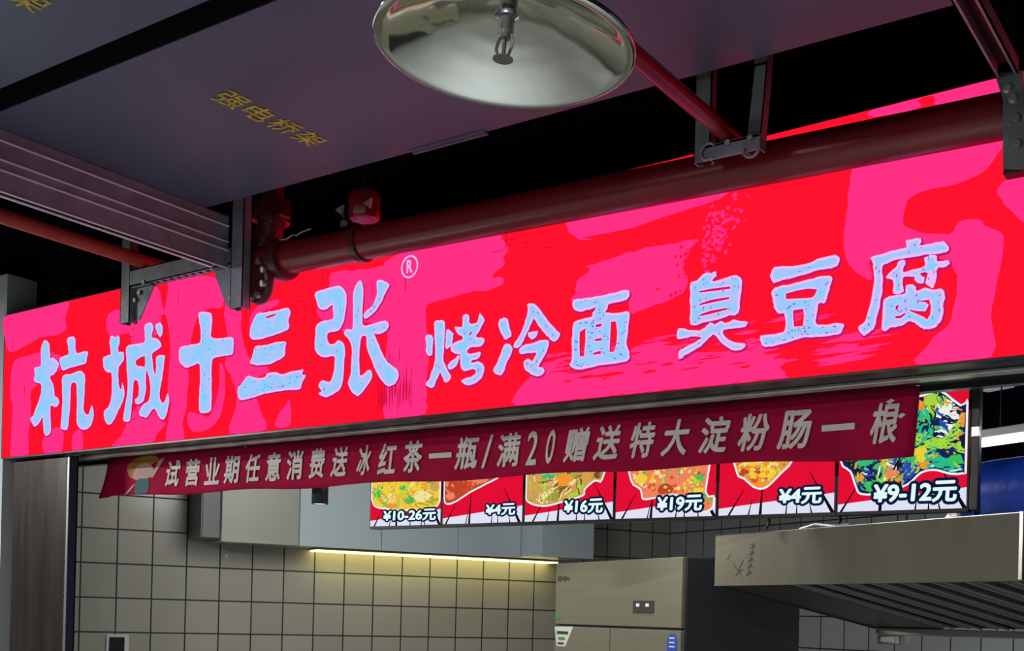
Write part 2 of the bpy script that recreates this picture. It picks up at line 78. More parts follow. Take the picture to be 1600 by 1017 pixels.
# ------------------------------------------------------------------ materials
def mat(name, col, rough=0.5, metal=0.0, noise=0.0, nscale=8.0, bump=0.0, bscale=40.0, spec=0.5, stretch=None):
    m = bpy.data.materials.new(name); m.use_nodes = True
    nt = m.node_tree; b = nt.nodes['Principled BSDF']
    b.inputs['Base Color'].default_value = (*col, 1)
    b.inputs['Roughness'].default_value = rough
    b.inputs['Metallic'].default_value = metal
    b.inputs['Specular IOR Level'].default_value = spec
    tc = None
    if noise or bump:
        tc = nt.nodes.new('ShaderNodeTexCoord')
        mp = nt.nodes.new('ShaderNodeMapping')
        if stretch: mp.inputs['Scale'].default_value = stretch
        nt.links.new(tc.outputs['Object'], mp.inputs['Vector'])
    if noise:
        n = nt.nodes.new('ShaderNodeTexNoise'); n.inputs['Scale'].default_value = nscale; n.inputs['Detail'].default_value = 5
        nt.links.new(mp.outputs['Vector'], n.inputs['Vector'])
        r = nt.nodes.new('ShaderNodeValToRGB')
        r.color_ramp.elements[0].position = 0.3; r.color_ramp.elements[1].position = 0.7
        r.color_ramp.elements[0].color = (*[c * (1 - noise) for c in col], 1)
        r.color_ramp.elements[1].color = (*[min(1, c * (1 + noise)) for c in col], 1)
        nt.links.new(n.outputs['Fac'], r.inputs['Fac'])
        nt.links.new(r.outputs['Color'], b.inputs['Base Color'])
    if bump:
        n2 = nt.nodes.new('ShaderNodeTexNoise'); n2.inputs['Scale'].default_value = bscale
        nt.links.new(mp.outputs['Vector'], n2.inputs['Vector'])
        bp = nt.nodes.new('ShaderNodeBump'); bp.inputs['Strength'].default_value = bump; bp.inputs['Distance'].default_value = 0.01
        nt.links.new(n2.outputs['Fac'], bp.inputs['Height'])
        nt.links.new(bp.outputs['Normal'], b.inputs['Normal'])
    return m

def srgb(r, g, b):
    f = lambda c: (c / 255 / 12.92) if c / 255 <= 0.04045 else ((c / 255 + 0.055) / 1.055) ** 2.4
    return (f(r), f(g), f(b))

def glow(name, col, strength=1.0, noise_col=None, nscale=30.0):
    m = bpy.data.materials.new(name); m.use_nodes = True
    nt = m.node_tree
    for n in list(nt.nodes): nt.nodes.remove(n)
    out = nt.nodes.new('ShaderNodeOutputMaterial'); e = nt.nodes.new('ShaderNodeEmission')
    e.inputs['Color'].default_value = (*col, 1); e.inputs['Strength'].default_value = strength
    nt.links.new(e.outputs['Emission'], out.inputs['Surface'])
    if noise_col:
        tc = nt.nodes.new('ShaderNodeTexCoord'); n = nt.nodes.new('ShaderNodeTexNoise')
        n.inputs['Scale'].default_value = nscale; n.inputs['Detail'].default_value = 4
        r = nt.nodes.new('ShaderNodeValToRGB')
        r.color_ramp.elements[0].position = 0.42; r.color_ramp.elements[1].position = 0.62
        r.color_ramp.elements[0].color = (*col, 1); r.color_ramp.elements[1].color = (*noise_col, 1)
        nt.links.new(tc.outputs['Object'], n.inputs['Vector']); nt.links.new(n.outputs['Fac'], r.inputs['Fac'])
        nt.links.new(r.outputs['Color'], e.inputs['Color'])
    return m

def tile_mat(name, ua, va, pitch, u0, v0, col, var, grout, rough=0.25, line=0.018):
    """square tiles with dark joints; ua / va are the object-space axes (0,1,2) they run along"""
    m = bpy.data.materials.new(name); m.use_nodes = True
    nt = m.node_tree; b = nt.nodes['Principled BSDF']
    tc = nt.nodes.new('ShaderNodeTexCoord'); sep = nt.nodes.new('ShaderNodeSeparateXYZ')
    nt.links.new(tc.outputs['Object'], sep.inputs[0])
    def math_(op, a, bb=None, c=None):
        n = nt.nodes.new('ShaderNodeMath'); n.operation = op
        for i, x in enumerate((a, bb, c)):
            if x is None: continue
            if isinstance(x, (int, float)): n.inputs[i].default_value = x
            else: nt.links.new(x, n.inputs[i])
        return n.outputs[0]
    cells, masks = [], []
    for ax, o in ((ua, u0), (va, v0)):
        t = math_('DIVIDE', math_('SUBTRACT', sep.outputs[ax], o), pitch)
        cells.append(math_('FLOOR', t))
        fr = math_('FRACT', t)
        d = math_('MINIMUM', fr, math_('SUBTRACT', 1.0, fr))
        masks.append(math_('LESS_THAN', d, line))
    g = math_('MAXIMUM', masks[0], masks[1])
    comb = nt.nodes.new('ShaderNodeCombineXYZ'); nt.links.new(cells[0], comb.inputs[0]); nt.links.new(cells[1], comb.inputs[1])
    wn = nt.nodes.new('ShaderNodeTexWhiteNoise'); wn.noise_dimensions = '3D'; nt.links.new(comb.outputs[0], wn.inputs['Vector'])
    r = nt.nodes.new('ShaderNodeValToRGB')
    r.color_ramp.elements[0].color = (*[c * (1 - var) for c in col], 1)
    r.color_ramp.elements[1].color = (*[c * (1 + var) for c in col], 1)
    nt.links.new(wn.outputs['Value'], r.inputs['Fac'])
    mix = nt.nodes.new('ShaderNodeMix'); mix.data_type = 'RGBA'
    nt.links.new(g, mix.inputs['Factor']); nt.links.new(r.outputs['Color'], mix.inputs['A'])
    mix.inputs['B'].default_value = (*grout, 1)
    nt.links.new(mix.outputs['Result'], b.inputs['Base Color'])
    rr = math_('ADD', math_('MULTIPLY', g, 0.5), rough)
    nt.links.new(rr, b.inputs['Roughness'])
    bp = nt.nodes.new('ShaderNodeBump'); bp.inputs['Strength'].default_value = 0.4; bp.inputs['Distance'].default_value = 0.004; bp.invert = True
    nt.links.new(g, bp.inputs['Height']); nt.links.new(bp.outputs['Normal'], b.inputs['Normal'])
    return m

M = {}
M['tray'] = mat('painted tray steel', (0.082, 0.102, 0.172), 0.45, 0.0, 0.10, 3.0, 0.08, 4.0)
M['galv'] = mat('galvanised steel', (0.30, 0.29, 0.36), 0.45, 0.45, 0.18, 14.0, 0.04, 60.0)
M['galv_dark'] = mat('dull galvanised steel', (0.20, 0.215, 0.22), 0.45, 0.6, 0.25, 18.0, 0.05, 70.0)
M['bolt'] = mat('bright bolt', (0.45, 0.43, 0.42), 0.4, 0.7)
M['ridge'] = mat('ridge highlight', (0.85, 0.78, 0.86), 0.35, 0.3)  # highlight along the rail's ridges put into the colour
M['fridge_steel'] = mat('satin fridge steel', (0.33, 0.315, 0.225), 0.24, 0.5, 0.05, 4.0, stretch=(0.4, 0.4, 9))
M['hood_steel'] = mat('hood stainless', (0.155, 0.145, 0.105), 0.5, 0.0, 0.10, 4.0, stretch=(3, 3, 0.8), spec=0.2)
M['red_pipe'] = mat('red fire pipe paint', (0.20, 0.006, 0.012), 0.3, 0.0, 0.15, 5.0, 0.05, 20.0)
M['red_old'] = mat('weathered red pipe paint', (0.42, 0.05, 0.03), 0.45, 0.0, 0.2, 9.0, 0.08, 30.0)
M['maroon'] = mat('maroon cast iron', (0.09, 0.012, 0.02), 0.35, 0.1, 0.3, 20.0, 0.3, 50.0)
M['dish'] = mat('polished collector plate', (0.76, 0.78, 0.72), 0.08, 1.0, 0.06, 6.0, 0.22, 6.5)
M['brass'] = mat('sprinkler chrome', (0.35, 0.33, 0.32), 0.25, 0.9)
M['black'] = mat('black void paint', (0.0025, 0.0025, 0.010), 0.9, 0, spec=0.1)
M['black_metal'] = mat('black powder coat', (0.012, 0.012, 0.014), 0.4)
M['soffit'] = mat('dark soffit steel', (0.045, 0.045, 0.05), 0.35, 0.6, 0.2, 6.0)
M['soffit_rail'] = mat('brushed soffit rail', (0.60, 0.57, 0.50), 0.35, 0.6, 0.2, 6.0)  # colour raised to carry kitchen light on the underside
M['grey_wall'] = mat('grey painted wall', (0.50, 0.54, 0.57), 0.8, 0, 0.05, 4.0)
M['column'] = mat('brushed dark stainless', (0.11, 0.093, 0.082), 0.26, 0.85, 0.25, 3.0, 0.0, stretch=(6, 6, 0.6))
M['steel'] = mat('brushed stainless', (0.50, 0.47, 0.42), 0.30, 0.9, 0.10, 4.0, stretch=(0.4, 0.4, 9))
M['steel_dark'] = mat('greasy dark steel', (0.09, 0.085, 0.08), 0.4, 0.5, 0.3, 10.0)
M['baffle'] = mat('greasy baffle steel', (0.16, 0.16, 0.155), 0.4, 0.3, 0.25, 12.0)
M['baffle_edge'] = mat('pale baffle edge', (0.40, 0.40, 0.39), 0.4, 0.3)  # paler strips along both sides of each baffle
M['chrome'] = mat('bright trim', (0.75, 0.75, 0.75), 0.25, 0.9)
M['banner'] = mat('crimson banner cloth', (0.42, 0.004, 0.05), 0.8, 0, 0.18, 5.0, 0.2, 6.0, spec=0.15)
M['ink'] = mat('pale banner ink', (0.80, 0.72, 0.68), 0.7, 0, 0.08, 20)
M['ink_orange'] = mat('orange banner ink', (0.45, 0.17, 0.03), 0.7)
M['ink_skin'] = mat('pale skin banner ink', (0.55, 0.33, 0.27), 0.7)
M['ink_teal'] = mat('teal banner ink', (0.03, 0.11, 0.14), 0.7)
M['yellow_paint'] = mat('yellow stencil paint', (0.55, 0.44, 0.04), 0.6, 0, 0.4, 60.0)
M['cab_white'] = mat('pale blue gloss cabinet door', (0.62, 0.71, 0.77), 0.25, 0, 0.03, 3)
M['cab_dim'] = mat('less lit cabinet door', (0.40, 0.41, 0.36), 0.35, 0, 0.03, 3)  # weaker light on the leftmost cabinet put into its colour
M['chase'] = mat('grey metal chase', (0.17, 0.17, 0.18), 0.45, 0.1, 0.1, 3)
M['chase_dark'] = mat('dark grey panel', (0.13, 0.13, 0.14), 0.4)
M['fridge_side'] = mat('charcoal fridge side', (0.035, 0.038, 0.045), 0.4)
M['foil'] = mat('crumpled foil', (0.7, 0.72, 0.75), 0.28, 0.95, 0.15, 30, 0.9, 35)
M['duct'] = mat('blue duct film', (0.012, 0.085, 0.72), 0.35, 0.0, 0.25, 8.0, 0.3, 18)
M['white'] = mat('white plastic', (0.75, 0.75, 0.75), 0.4)
M['paper'] = mat('white sticker', (0.62, 0.65, 0.55), 0.6)
M['green'] = mat('green sticker', (0.08, 0.25, 0.06), 0.6)
M['blue'] = mat('blue sticker', (0.03, 0.07, 0.42), 0.5)
M['marker'] = mat('marker ink', (0.04, 0.035, 0.03), 0.6)
M['outlet_dark'] = mat('dark green plastic', (0.012, 0.018, 0.015), 0.3)
M['wire'] = mat('bare wire', (0.55, 0.5, 0.45), 0.4, 0.7)
M['cable'] = mat('black cable', (0.01, 0.01, 0.01), 0.5)
M['floor'] = tile_mat('floor tiles', 0, 1, 0.8, 0.1, 0.2, (0.24, 0.245, 0.235), 0.05, (0.08, 0.15, 0.15), 0.2, 0.004)
M['tile_left'] = tile_mat('cream wall tiles', 1, 2, 0.205, 1.022, 0.009, (0.44, 0.42, 0.375), 0.05, (0.03, 0.028, 0.025), 0.22, 0.022)
M['tile_back'] = tile_mat('grey wall tiles', 0, 2, 0.205, -7.18, 0.009, (0.37, 0.40, 0.42), 0.05, (0.03, 0.03, 0.03), 0.22, 0.022)
SRED = srgb(255, 18, 46); SPINK = srgb(255, 48, 132)
M['sign_red'] = glow('lit red sign face', SRED)
M['sign_pink'] = glow('lit pink brush marks', SPINK)
M['sign_deep'] = glow('lit dark red brush marks', srgb(205, 12, 60))
M['sign_blue'] = glow('lit pale blue lettering', srgb(142, 206, 252), 1.0, srgb(178, 196, 250), 26.0)
M['sign_edge'] = glow('lit lavender lettering edge', srgb(232, 190, 248))
M['sign_shadow'] = glow('lit plum lettering shadow', srgb(190, 22, 110))
M['sign_fleck'] = glow('lit violet flecks', srgb(120, 110, 225))
M['scr_red'] = glow('screen red', srgb(226, 14, 52))
M['scr_white'] = glow('screen white', srgb(222, 224, 245))
M['scr_text'] = glow('screen text white', srgb(225, 248, 252))
M['scr_navy'] = glow('screen navy', srgb(10, 24, 56))
M['scr_black'] = glow('screen black', srgb(14, 10, 16))
PAL = {'yellow': (240, 205, 60), 'orange': (240, 150, 50), 'green': (60, 190, 90), 'lime': (165, 215, 60), 'cream': (240, 225, 160), 'red': (225, 75, 45),
       'rust': (190, 70, 40), 'tan': (205, 160, 85), 'brown': (120, 80, 40), 'salmon': (238, 130, 95), 'blue': (45, 75, 175), 'navy': (25, 35, 85), 'teal': (40, 190, 140),
       'white': (240, 240, 235), 'ink': (25, 25, 35), 'olive': (150, 160, 60)}
for k_, v_ in PAL.items(): M['food_' + k_] = glow('screen food ' + k_, srgb(*v_))
M['led'] = glow('warm led strip', srgb(255, 240, 150), 3.2)
M['tube'] = glow('white fluorescent tube', (0.95, 0.98, 1.0), 4.0)
M['dim_lamp'] = glow('dim lamp diffuser', srgb(120, 122, 132), 1.0)
M['lamp_glow'] = glow('downlight lens', srgb(235, 235, 230), 1.5)
M['led_white'] = glow('display digits', srgb(235, 235, 240), 1.0)

# ------------------------------------------------------------------ mesh helpers
class MB:
    def __init__(s): s.v = []; s.f = []; s.m = []; s.mats = []
    def mi(s, m):
        m = M[m] if isinstance(m, str) else m
        if m not in s.mats: s.mats.append(m)
        return s.mats.index(m)
    def poly(s, pts, m, smooth=False):
        i = len(s.v); s.v += [tuple(p) for p in pts]; s.f.append(list(range(i, i + len(pts)))); s.m.append(s.mi(m))
    def mesh(s, vs, fs, m):
        i = len(s.v); s.v += [tuple(p) for p in vs]; k = s.mi(m)
        for f in fs: s.f.append([i + a for a in f]); s.m.append(k)
    def box(s, a, b, m, bevel=0.0):
        x0, x1 = sorted((a[0], b[0])); y0, y1 = sorted((a[1], b[1])); z0, z1 = sorted((a[2], b[2]))
        if bevel <= 0:
            vs = [(x0, y0, z0), (x1, y0, z0), (x1, y1, z0), (x0, y1, z0), (x0, y0, z1), (x1, y0, z1), (x1, y1, z1), (x0, y1, z1)]
            s.mesh(vs, [(0, 3, 2, 1), (4, 5, 6, 7), (0, 1, 5, 4), (1, 2, 6, 5), (2, 3, 7, 6), (3, 0, 4, 7)], m); return
        bm = bmesh.new(); bmesh.ops.create_cube(bm, size=1)
        for v in bm.verts: v.co = Vector(((x0 + x1) / 2 + v.co.x * (x1 - x0), (y0 + y1) / 2 + v.co.y * (y1 - y0), (z0 + z1) / 2 + v.co.z * (z1 - z0)))
        bmesh.ops.bevel(bm, geom=bm.edges[:], offset=bevel, segments=2, affect='EDGES', profile=0.5)
        bm.verts.index_update()
        s.mesh([v.co[:] for v in bm.verts], [[v.index for v in f.verts] for f in bm.faces], m); bm.free()
    def prism(s, pts, axis, a, b, m):
        """closed 2-D outline pushed along an axis; pts are the two other coordinates in xyz order"""
        def P(p, t):
            return ((t, p[0], p[1]), (p[0], t, p[1]), (p[0], p[1], t))[axis]
        n = len(pts)
        vs = [P(p, a) for p in pts] + [P(p, b) for p in pts]
        s.mesh(vs, [list(range(n))[::-1], list(range(n, 2 * n))] + [(i, (i + 1) % n, n + (i + 1) % n, n + i) for i in range(n)], m)
    def tube(s, path, r, m, n=16, caps=True):
        path = [Vector(p) for p in path]; rings = []
        rs = r if isinstance(r, (list, tuple)) else [r] * len(path)
        ref = None
        for i, p in enumerate(path):
            d = (path[min(i + 1, len(path) - 1)] - path[max(i - 1, 0)]).normalized()
            if ref is None: ref = d.orthogonal().normalized()
            a = (ref - d * ref.dot(d)).normalized(); ref = a; b = d.cross(a)
            rings.append([p + (a * math.cos(2 * PI * k / n) + b * math.sin(2 * PI * k / n)) * rs[i] for k in range(n)])
        vs = [q for R in rings for q in R]; fs = []
        for i in range(len(path) - 1):
            for k in range(n):
                fs.append((i * n + k, i * n + (k + 1) % n, (i + 1) * n + (k + 1) % n, (i + 1) * n + k))
        if caps: fs += [list(range(n))[::-1], list(range((len(path) - 1) * n, len(path) * n))]
        s.mesh(vs, fs, m)
    def lathe(s, prof, origin, axis, m, n=40, cap=False):
        axis = Vector(axis).normalized(); a = axis.orthogonal().normalized(); b = axis.cross(a); o = Vector(origin)
        vs = []; fs = []
        for (r, h) in prof:
            for k in range(n):
                t = 2 * PI * k / n
                vs.append(o + axis * h + (a * math.cos(t) + b * math.sin(t)) * r)
        for i in range(len(prof) - 1):
            for k in range(n):
                fs.append((i * n + k, i * n + (k + 1) % n, (i + 1) * n + (k + 1) % n, (i + 1) * n + k))
        s.mesh(vs, fs, m)
    def build(s, name, parent=None, smooth=None, bevel=0.0, loc=None):
        me = bpy.data.meshes.new(name); me.from_pydata(s.v, [], s.f)
        for m in s.mats: me.materials.append(m)
        for p, k in zip(me.polygons, s.m): p.material_index = k
        bm = bmesh.new(); bm.from_mesh(me); bmesh.ops.recalc_face_normals(bm, faces=bm.faces[:]); bm.to_mesh(me); bm.free()
        if smooth is not None:
            for p in me.polygons: p.use_smooth = True
            try: me.set_sharp_from_angle(angle=math.radians(smooth))
            except Exception: pass
        o = bpy.data.objects.new(name, me); COL.objects.link(o)
        if parent: o.parent = parent
        if bevel:
            bv = o.modifiers.new('bevel', 'BEVEL'); bv.width = bevel; bv.segments = 2; bv.limit_method = 'ANGLE'
        return o

def tag(o, label=None, cat=None, group=None, kind=None):
    if label: o['label'] = label
    if cat: o['category'] = cat
    if group: o['group'] = group
    if kind: o['kind'] = kind
    return o
def empty(name, loc, label, cat, group=None, rotz=0.0):
    o = bpy.data.objects.new(name, None); COL.objects.link(o)
    o.empty_display_size = 0.05
    o.location = loc; o.rotation_euler = (0, 0, rotz)
    return tag(o, label, cat, group)
def sub(root, o):
    """parent a mesh made in world (or kitchen) coordinates under an Empty that stands at its own base"""
    o.parent = root
    o.location = -Vector(root.location) if not root.get('_k') else -Vector(root['_k'])
    return o
def sub2(part, o):
    o.parent = part
    return o
def kempty(name, uvz, label, cat, group=None):
    o = empty(name, kitchen(*uvz), label, cat, group, KROT)
    o['_k'] = list(uvz)
    return o
def struct(o, label=None): 
    return tag(o, label, None, None, 'structure')

def catmull(p, n=3):
    out = []; L = len(p)
    for i in range(L):
        a, b, c, d = (Vector((*p[(i + k) % L], 0)) for k in (-1, 0, 1, 2))
        for j in range(n):
            t = j / n
            q = 0.5 * ((2 * b) + (c - a) * t + (2 * a - 5 * b + 4 * c - d) * t * t + (3 * b - a - 3 * c + d) * t ** 3)
            out.append((q.x, q.y))
    return out
def lin(p, step):
    out = []
    for i in range(len(p)):
        a = Vector(p[i]); b = Vector(p[(i + 1) % len(p)]); k = max(1, int((b - a).length / step))
        out += [tuple(a.lerp(b, j / k)) for j in range(k)]
    return out
def sgn_area(p): return 0.5 * sum(p[i][0] * p[(i + 1) % len(p)][1] - p[(i + 1) % len(p)][0] * p[i][1] for i in range(len(p)))
def offset(p, d):
    if sgn_area(p) < 0: p = p[::-1]
    out = []; n = len(p)
    for i in range(n):
        t = Vector(p[(i + 1) % n]) - Vector(p[i - 1])
        if t.length < 1e-9: out.append(p[i]); continue
        t.normalize(); out.append((p[i][0] + t.y * d, p[i][1] - t.x * d))
    return out
def inside(p, q):
    c = False; x, y = q; j = len(p) - 1
    for i in range(len(p)):
        if (p[i][1] > y) != (p[j][1] > y) and x < (p[j][0] - p[i][0]) * (y - p[i][1]) / (p[j][1] - p[i][1]) + p[i][0]: c = not c
        j = i
    return c
def fill(loops):
    """triangles of an outline with holes, through a filled 2-D curve"""
    cu = bpy.data.curves.new('fill', 'CURVE'); cu.dimensions = '2D'; cu.fill_mode = 'BOTH'
    for L in loops:
        sp = cu.splines.new('POLY'); sp.points.add(len(L) - 1); sp.use_cyclic_u = True
        for k, q in enumerate(L): sp.points[k].co = (q[0], q[1], 0, 1)
    o = bpy.data.objects.new('fill', cu); COL.objects.link(o)
    me = bpy.data.meshes.new_from_object(o.evaluated_get(bpy.context.evaluated_depsgraph_get()))
    vs = [(v.co.x, v.co.y) for v in me.vertices]; fs = [list(p.vertices) for p in me.polygons]
    bpy.data.objects.remove(o); bpy.data.curves.remove(cu); bpy.data.meshes.remove(me)
    return vs, fs
GLYPHS = {}
def glyph(ch, off=0.0):
    key = (ch, off)
    if key not in GLYPHS:
        cu = bpy.data.curves.new('glyph', 'FONT'); cu.body = ch; cu.offset = off; cu.resolution_u = 3
        o = bpy.data.objects.new('glyph', cu); COL.objects.link(o)
        me = bpy.data.meshes.new_from_object(o.evaluated_get(bpy.context.evaluated_depsgraph_get()))
        vs = [(v.co.x, v.co.y) for v in me.vertices]; fs = [list(p.vertices) for p in me.polygons]
        bpy.data.objects.remove(o); bpy.data.curves.remove(cu); bpy.data.meshes.remove(me)
        GLYPHS[key] = (vs, fs)
    return GLYPHS[key]
def text_fit(txt, off, x0, x1, z0, z1, shear=0.0, base=None):
    """glyphs of a line of writing fitted into a rectangle and thickened by shifted copies; returns 2-D verts and faces"""
    gv, gf = glyph(txt)
    e = base if base is not None else off
    a0, a1 = min(v[0] for v in gv) - e, max(v[0] for v in gv) + e; b0, b1 = min(v[1] for v in gv) - e, max(v[1] for v in gv) + e
    vs, fs = [(x, y, 0) for x, y in gv], [list(f) for f in gf]
    if off > 0:
        for k in range(8 if off < .05 else 14):
            t = 2 * PI * k / (8 if off < .05 else 14); i0 = len(vs)
            vs += [(x + off * math.cos(t), y + off * math.sin(t), k + 1) for x, y in gv]; fs += [[i0 + q for q in f] for f in gf]
    sh = shear * (z1 - z0)
    out = []
    for x, y, lay in vs:
        t = (y - b0) / (b1 - b0)
        out.append((x0 + (x - a0) / (a1 - a0) * (x1 - x0 - sh) + sh * t, z0 + t * (z1 - z0), -lay * 0.00012))
    return out, fs

# ------------------------------------------------------------------ setting
m = MB(); m.box((-12, -7, -0.1), (4, 11, 0), 'floor'); struct(m.build('floor'))
m = MB(); m.box((-12, -7, 4.7), (4, 11, 4.8), 'black'); struct(m.build('ceiling'))
m = MB(); m.box((-12, 3.80, 2.42), (4, 3.83, 4.70), 'black'); struct(m.build('trim_1'))           # dark bulkhead over the shop front
m = MB(); m.box((-12, 3.62, 0), (-5.985, 3.80, 3.425), 'grey_wall'); struct(m.build('wall_front'))
def kstruct(mb, name):
    o = mb.build(name); o.rotation_euler = (0, 0, KROT); return struct(o)
m = MB(); m.box((-7.30, 0.62, 0), (-7.187, 5.38, 2.9), 'tile_left'); kstruct(m, 'wall_left')
m = MB(); m.box((-7.187, 5.28, 0), (0.5, 5.40, 2.40), 'tile_back'); kstruct(m, 'wall_back')
m = MB(); m.box((-7.187, 5.27, 2.40), (0.5, 5.40, 2.9), 'black'); kstruct(m, 'wall_back_dark')            # black band stands in for the unlit wall above the tiles
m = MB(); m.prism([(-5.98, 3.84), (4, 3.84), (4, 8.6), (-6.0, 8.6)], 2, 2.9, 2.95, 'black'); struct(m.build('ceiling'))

# stainless post at the left end of the opening
c = empty('steel_column', (-5.67, 3.72, 0), 'dark brushed steel column under the left end of the red sign', 'column')
m = MB(); m.prism([(-5.925, 3.65), (-5.435, 3.65), (-5.70, 3.80), (-5.925, 3.80)], 2, 0, 2.385, 'column'); sub(c, m.build('cladding', bevel=0.004))
m = MB(); m.box((-5.432, 3.650, 0), (-5.412, 3.664, 2.385), 'chrome'); sub(c, m.build('edge_highlight', bevel=0.003))  # bright strip stands in for the highlight on the column edge
m = MB(); m.box((-5.411, 3.655, 0), (-5.352, 3.664, 2.385), 'black'); sub(c, m.build('door_track'))

# ------------------------------------------------------------------ lit shop sign
SX0, SX1, SZ0, SZ1 = -5.962, 0.25, 2.400, 3.200
def ztop(x): return 3.184 + 0.0055 * (x + 5.97) + 0.0155 * max(0.0, x + 1.9)
sign = empty('lightbox_sign', (-2.85, 3.7, SZ0), 'long glowing red and pink shop sign with pale blue brush lettering', 'sign')
m = MB()
m.prism([(SX0 - .012, SZ0 - .004), (SX1, SZ0 - .004), (SX1, ztop(SX1) + .006), (-1.9, ztop(-1.9) + .006), (SX0 - .012, ztop(SX0) + .006)], 1, 3.602, 3.78, 'black_metal')
sub(sign, m.build('cabinet'))
m = MB()
m.poly([(SX0, 3.600, SZ0), (SX1, 3.600, SZ0), (SX1, 3.600, ztop(SX1)), (-1.9, 3.600, ztop(-1.9)), (SX0, 3.600, ztop(SX0))], 'sign_red')
def rough_edge(p, amp, step=0.02, seed=0):
    r = random.Random(seed); q = lin(p, step); out = []; a = 0
    for x, z in q:
        a = 0.5 * a + r.uniform(-amp, amp)
        out.append((x + a + r.uniform(-amp, amp) * 0.5, z + a * 0.5 + r.uniform(-amp, amp) * 0.5))
    return [(x, min(max(z, SZ0 + 0.001), ztop(x) - 0.001)) for x, z in out]
for i, p in enumerate(SIGN_PATCHES):
    p = [(x / 1000, z / 1000) for x, z in p]
    amp = 0.006 if i in (11, 13, 14) else 0.0025
    p = rough_edge(catmull(p, 3), amp, 0.02, i)
    vs, fs = fill([p])
    m.mesh([(x, 3.5988 - 0.00002 * i, z) for x, z in vs], fs, 'sign_pink')
# dry-brush strokes: short pink dashes, red scratches and speckle
r2 = random.Random(3)
def dash(x, z, L, h, mt, y, slope=0.0, vert=False):
    n = 4; up = []; dn = []
    for k in range(n + 1):
        t = k / n; w = h * (1 - abs(2 * t - 1) ** 2) * 0.5 + h * 0.12
        if vert:
            up.append((x + w + r2.uniform(-h, h) * .15, y, z + t * L)); dn.append((x - w, y, z + t * L))
        else:
            up.append((x + t * L, y, z + w + slope * t * L)); dn.append((x + t * L, y, z - w + slope * t * L))
    zz = [q[2] for q in up + dn]
    if min(zz) < SZ0 + .002 or max(zz) > SZ1 - .002: return
    m.poly(up + dn[::-1], mt)
for k in range(150):
    x = r2.uniform(-2.45, -1.3); z = 2.55 + r2.uniform(-0.10, 0.055)
    dash(x, z, r2.uniform(.03, .14), r2.uniform(.004, .012), 'sign_pink' if r2.random() < .55 else 'sign_red', 3.5978, 0.02)
for k in range(36):
    x = r2.uniform(-1.36, -1.22); z = r2.uniform(2.43, 2.52)
    dash(x, z, r2.uniform(.05, .15), r2.uniform(.004, .010), 'sign_pink', 3.5978, 0.03)
for k in range(34):
    x = r2.uniform(-3.22, -3.03)
    dash(x, r2.uniform(2.41, 2.50), r2.uniform(.04, .20), r2.uniform(.002, .006), 'sign_deep', 3.5976, vert=True)
for k in range(240):
    x = r2.gauss(-1.735, .06); z = r2.gauss(2.88 + (x + 1.735) * .9, .055); q = r2.uniform(.003, .009)
    m.poly([(x + q * math.cos(a + r2.uniform(-.5, .5)), 3.5976, z + q * math.sin(a)) for a in (0, 1.2, 2.5, 3.8, 5)], 'sign_pink' if x > -1.75 else 'sign_red')
for k in range(50):
    x = r2.uniform(-5.8, -2.0); z = r2.uniform(2.45, 3.1)
    dash(x, z, r2.uniform(.03, .12), r2.uniform(.002, .004), 'sign_deep', 3.5974, 0.0, r2.random() < .5)
sub(sign, m.build('face'))
heavy = {'san': 60, 'mian': 60, 'dou': 45, 'chou': 25, 'fu': 30, 'shi': 22, 'kao': 10, 'leng': 24, 'zhang': 30, 'hang': 6, 'cheng': 8}
for ci, (nm, comps) in enumerate(SIGN_CHARS):
    m = MB(); r3 = random.Random(100 + ci)
    for k, (outer, holes) in enumerate(comps):
        o0 = [(x / 1000, z / 1000) for x, z in outer]; h0 = [[(x / 1000, z / 1000) for x, z in h] for h in holes]
        o1 = lin(catmull(o0, 3), 0.012)
        o1 = [(x + r3.uniform(-.0016, .0016), z + r3.uniform(-.0016, .0016)) for x, z in o1]
        h1 = [lin(h, 0.012) for h in h0]
        y = 3.5962 - 0.0003 * k
        vs, fs = fill([offset(o1, 0.0035)] + [offset(h, -0.001) for h in h1 if len(h) > 3]); m.mesh([(x + .003, y, z - .004) for x, z in vs], fs, 'sign_shadow')
        vs, fs = fill([o1] + h1); m.mesh([(x, y - 0.0010, z) for x, z in vs], fs, 'sign_edge')
        vs, fs = fill([offset(o1, -0.0085)] + [offset(h, 0.005) for h in h1]); m.mesh([(x, y - 0.0020, z) for x, z in vs], fs, 'sign_blue')
    allo = [([(x / 1000, z / 1000) for x, z in o], [[(x / 1000, z / 1000) for x, z in h] for h in hs]) for o, hs in comps]
    xs = [p[0] for o, _ in allo for p in o]; zs = [p[1] for o, _ in allo for p in o]
    n = 0; tries = 0
    while n < heavy[nm] and tries < 4000:
        tries += 1
        x, z = r3.uniform(min(xs), max(xs)), min(zs) + (max(zs) - min(zs)) * r3.random() ** (1.0 if nm != 'san' else 2.2)
        if nm in ('shi', 'dou') and r3.random() < (z - min(zs)) / (max(zs) - min(zs)): continue
        if any(inside(offset(o, -0.008), (x, z)) and not any(inside(offset(h, .004), (x, z)) for h in hs) for o, hs in allo):
            L, w = r3.uniform(.004, .016), r3.uniform(.0015, .0035)
            a = r3.uniform(-.3, .3) if nm in ('san', 'dou', 'mian') else r3.uniform(1.0, 1.9)
            dx, dz = math.cos(a) * L / 2, math.sin(a) * L / 2; px, pz = -math.sin(a) * w, math.cos(a) * w
            m.poly([(x - dx, 3.5920, z - dz), (x + px, 3.5920, z + pz), (x + dx, 3.5920, z + dz), (x - px, 3.5920, z - pz)], 'sign_fleck'); n += 1
    sub(sign, m.build('brush_character'))
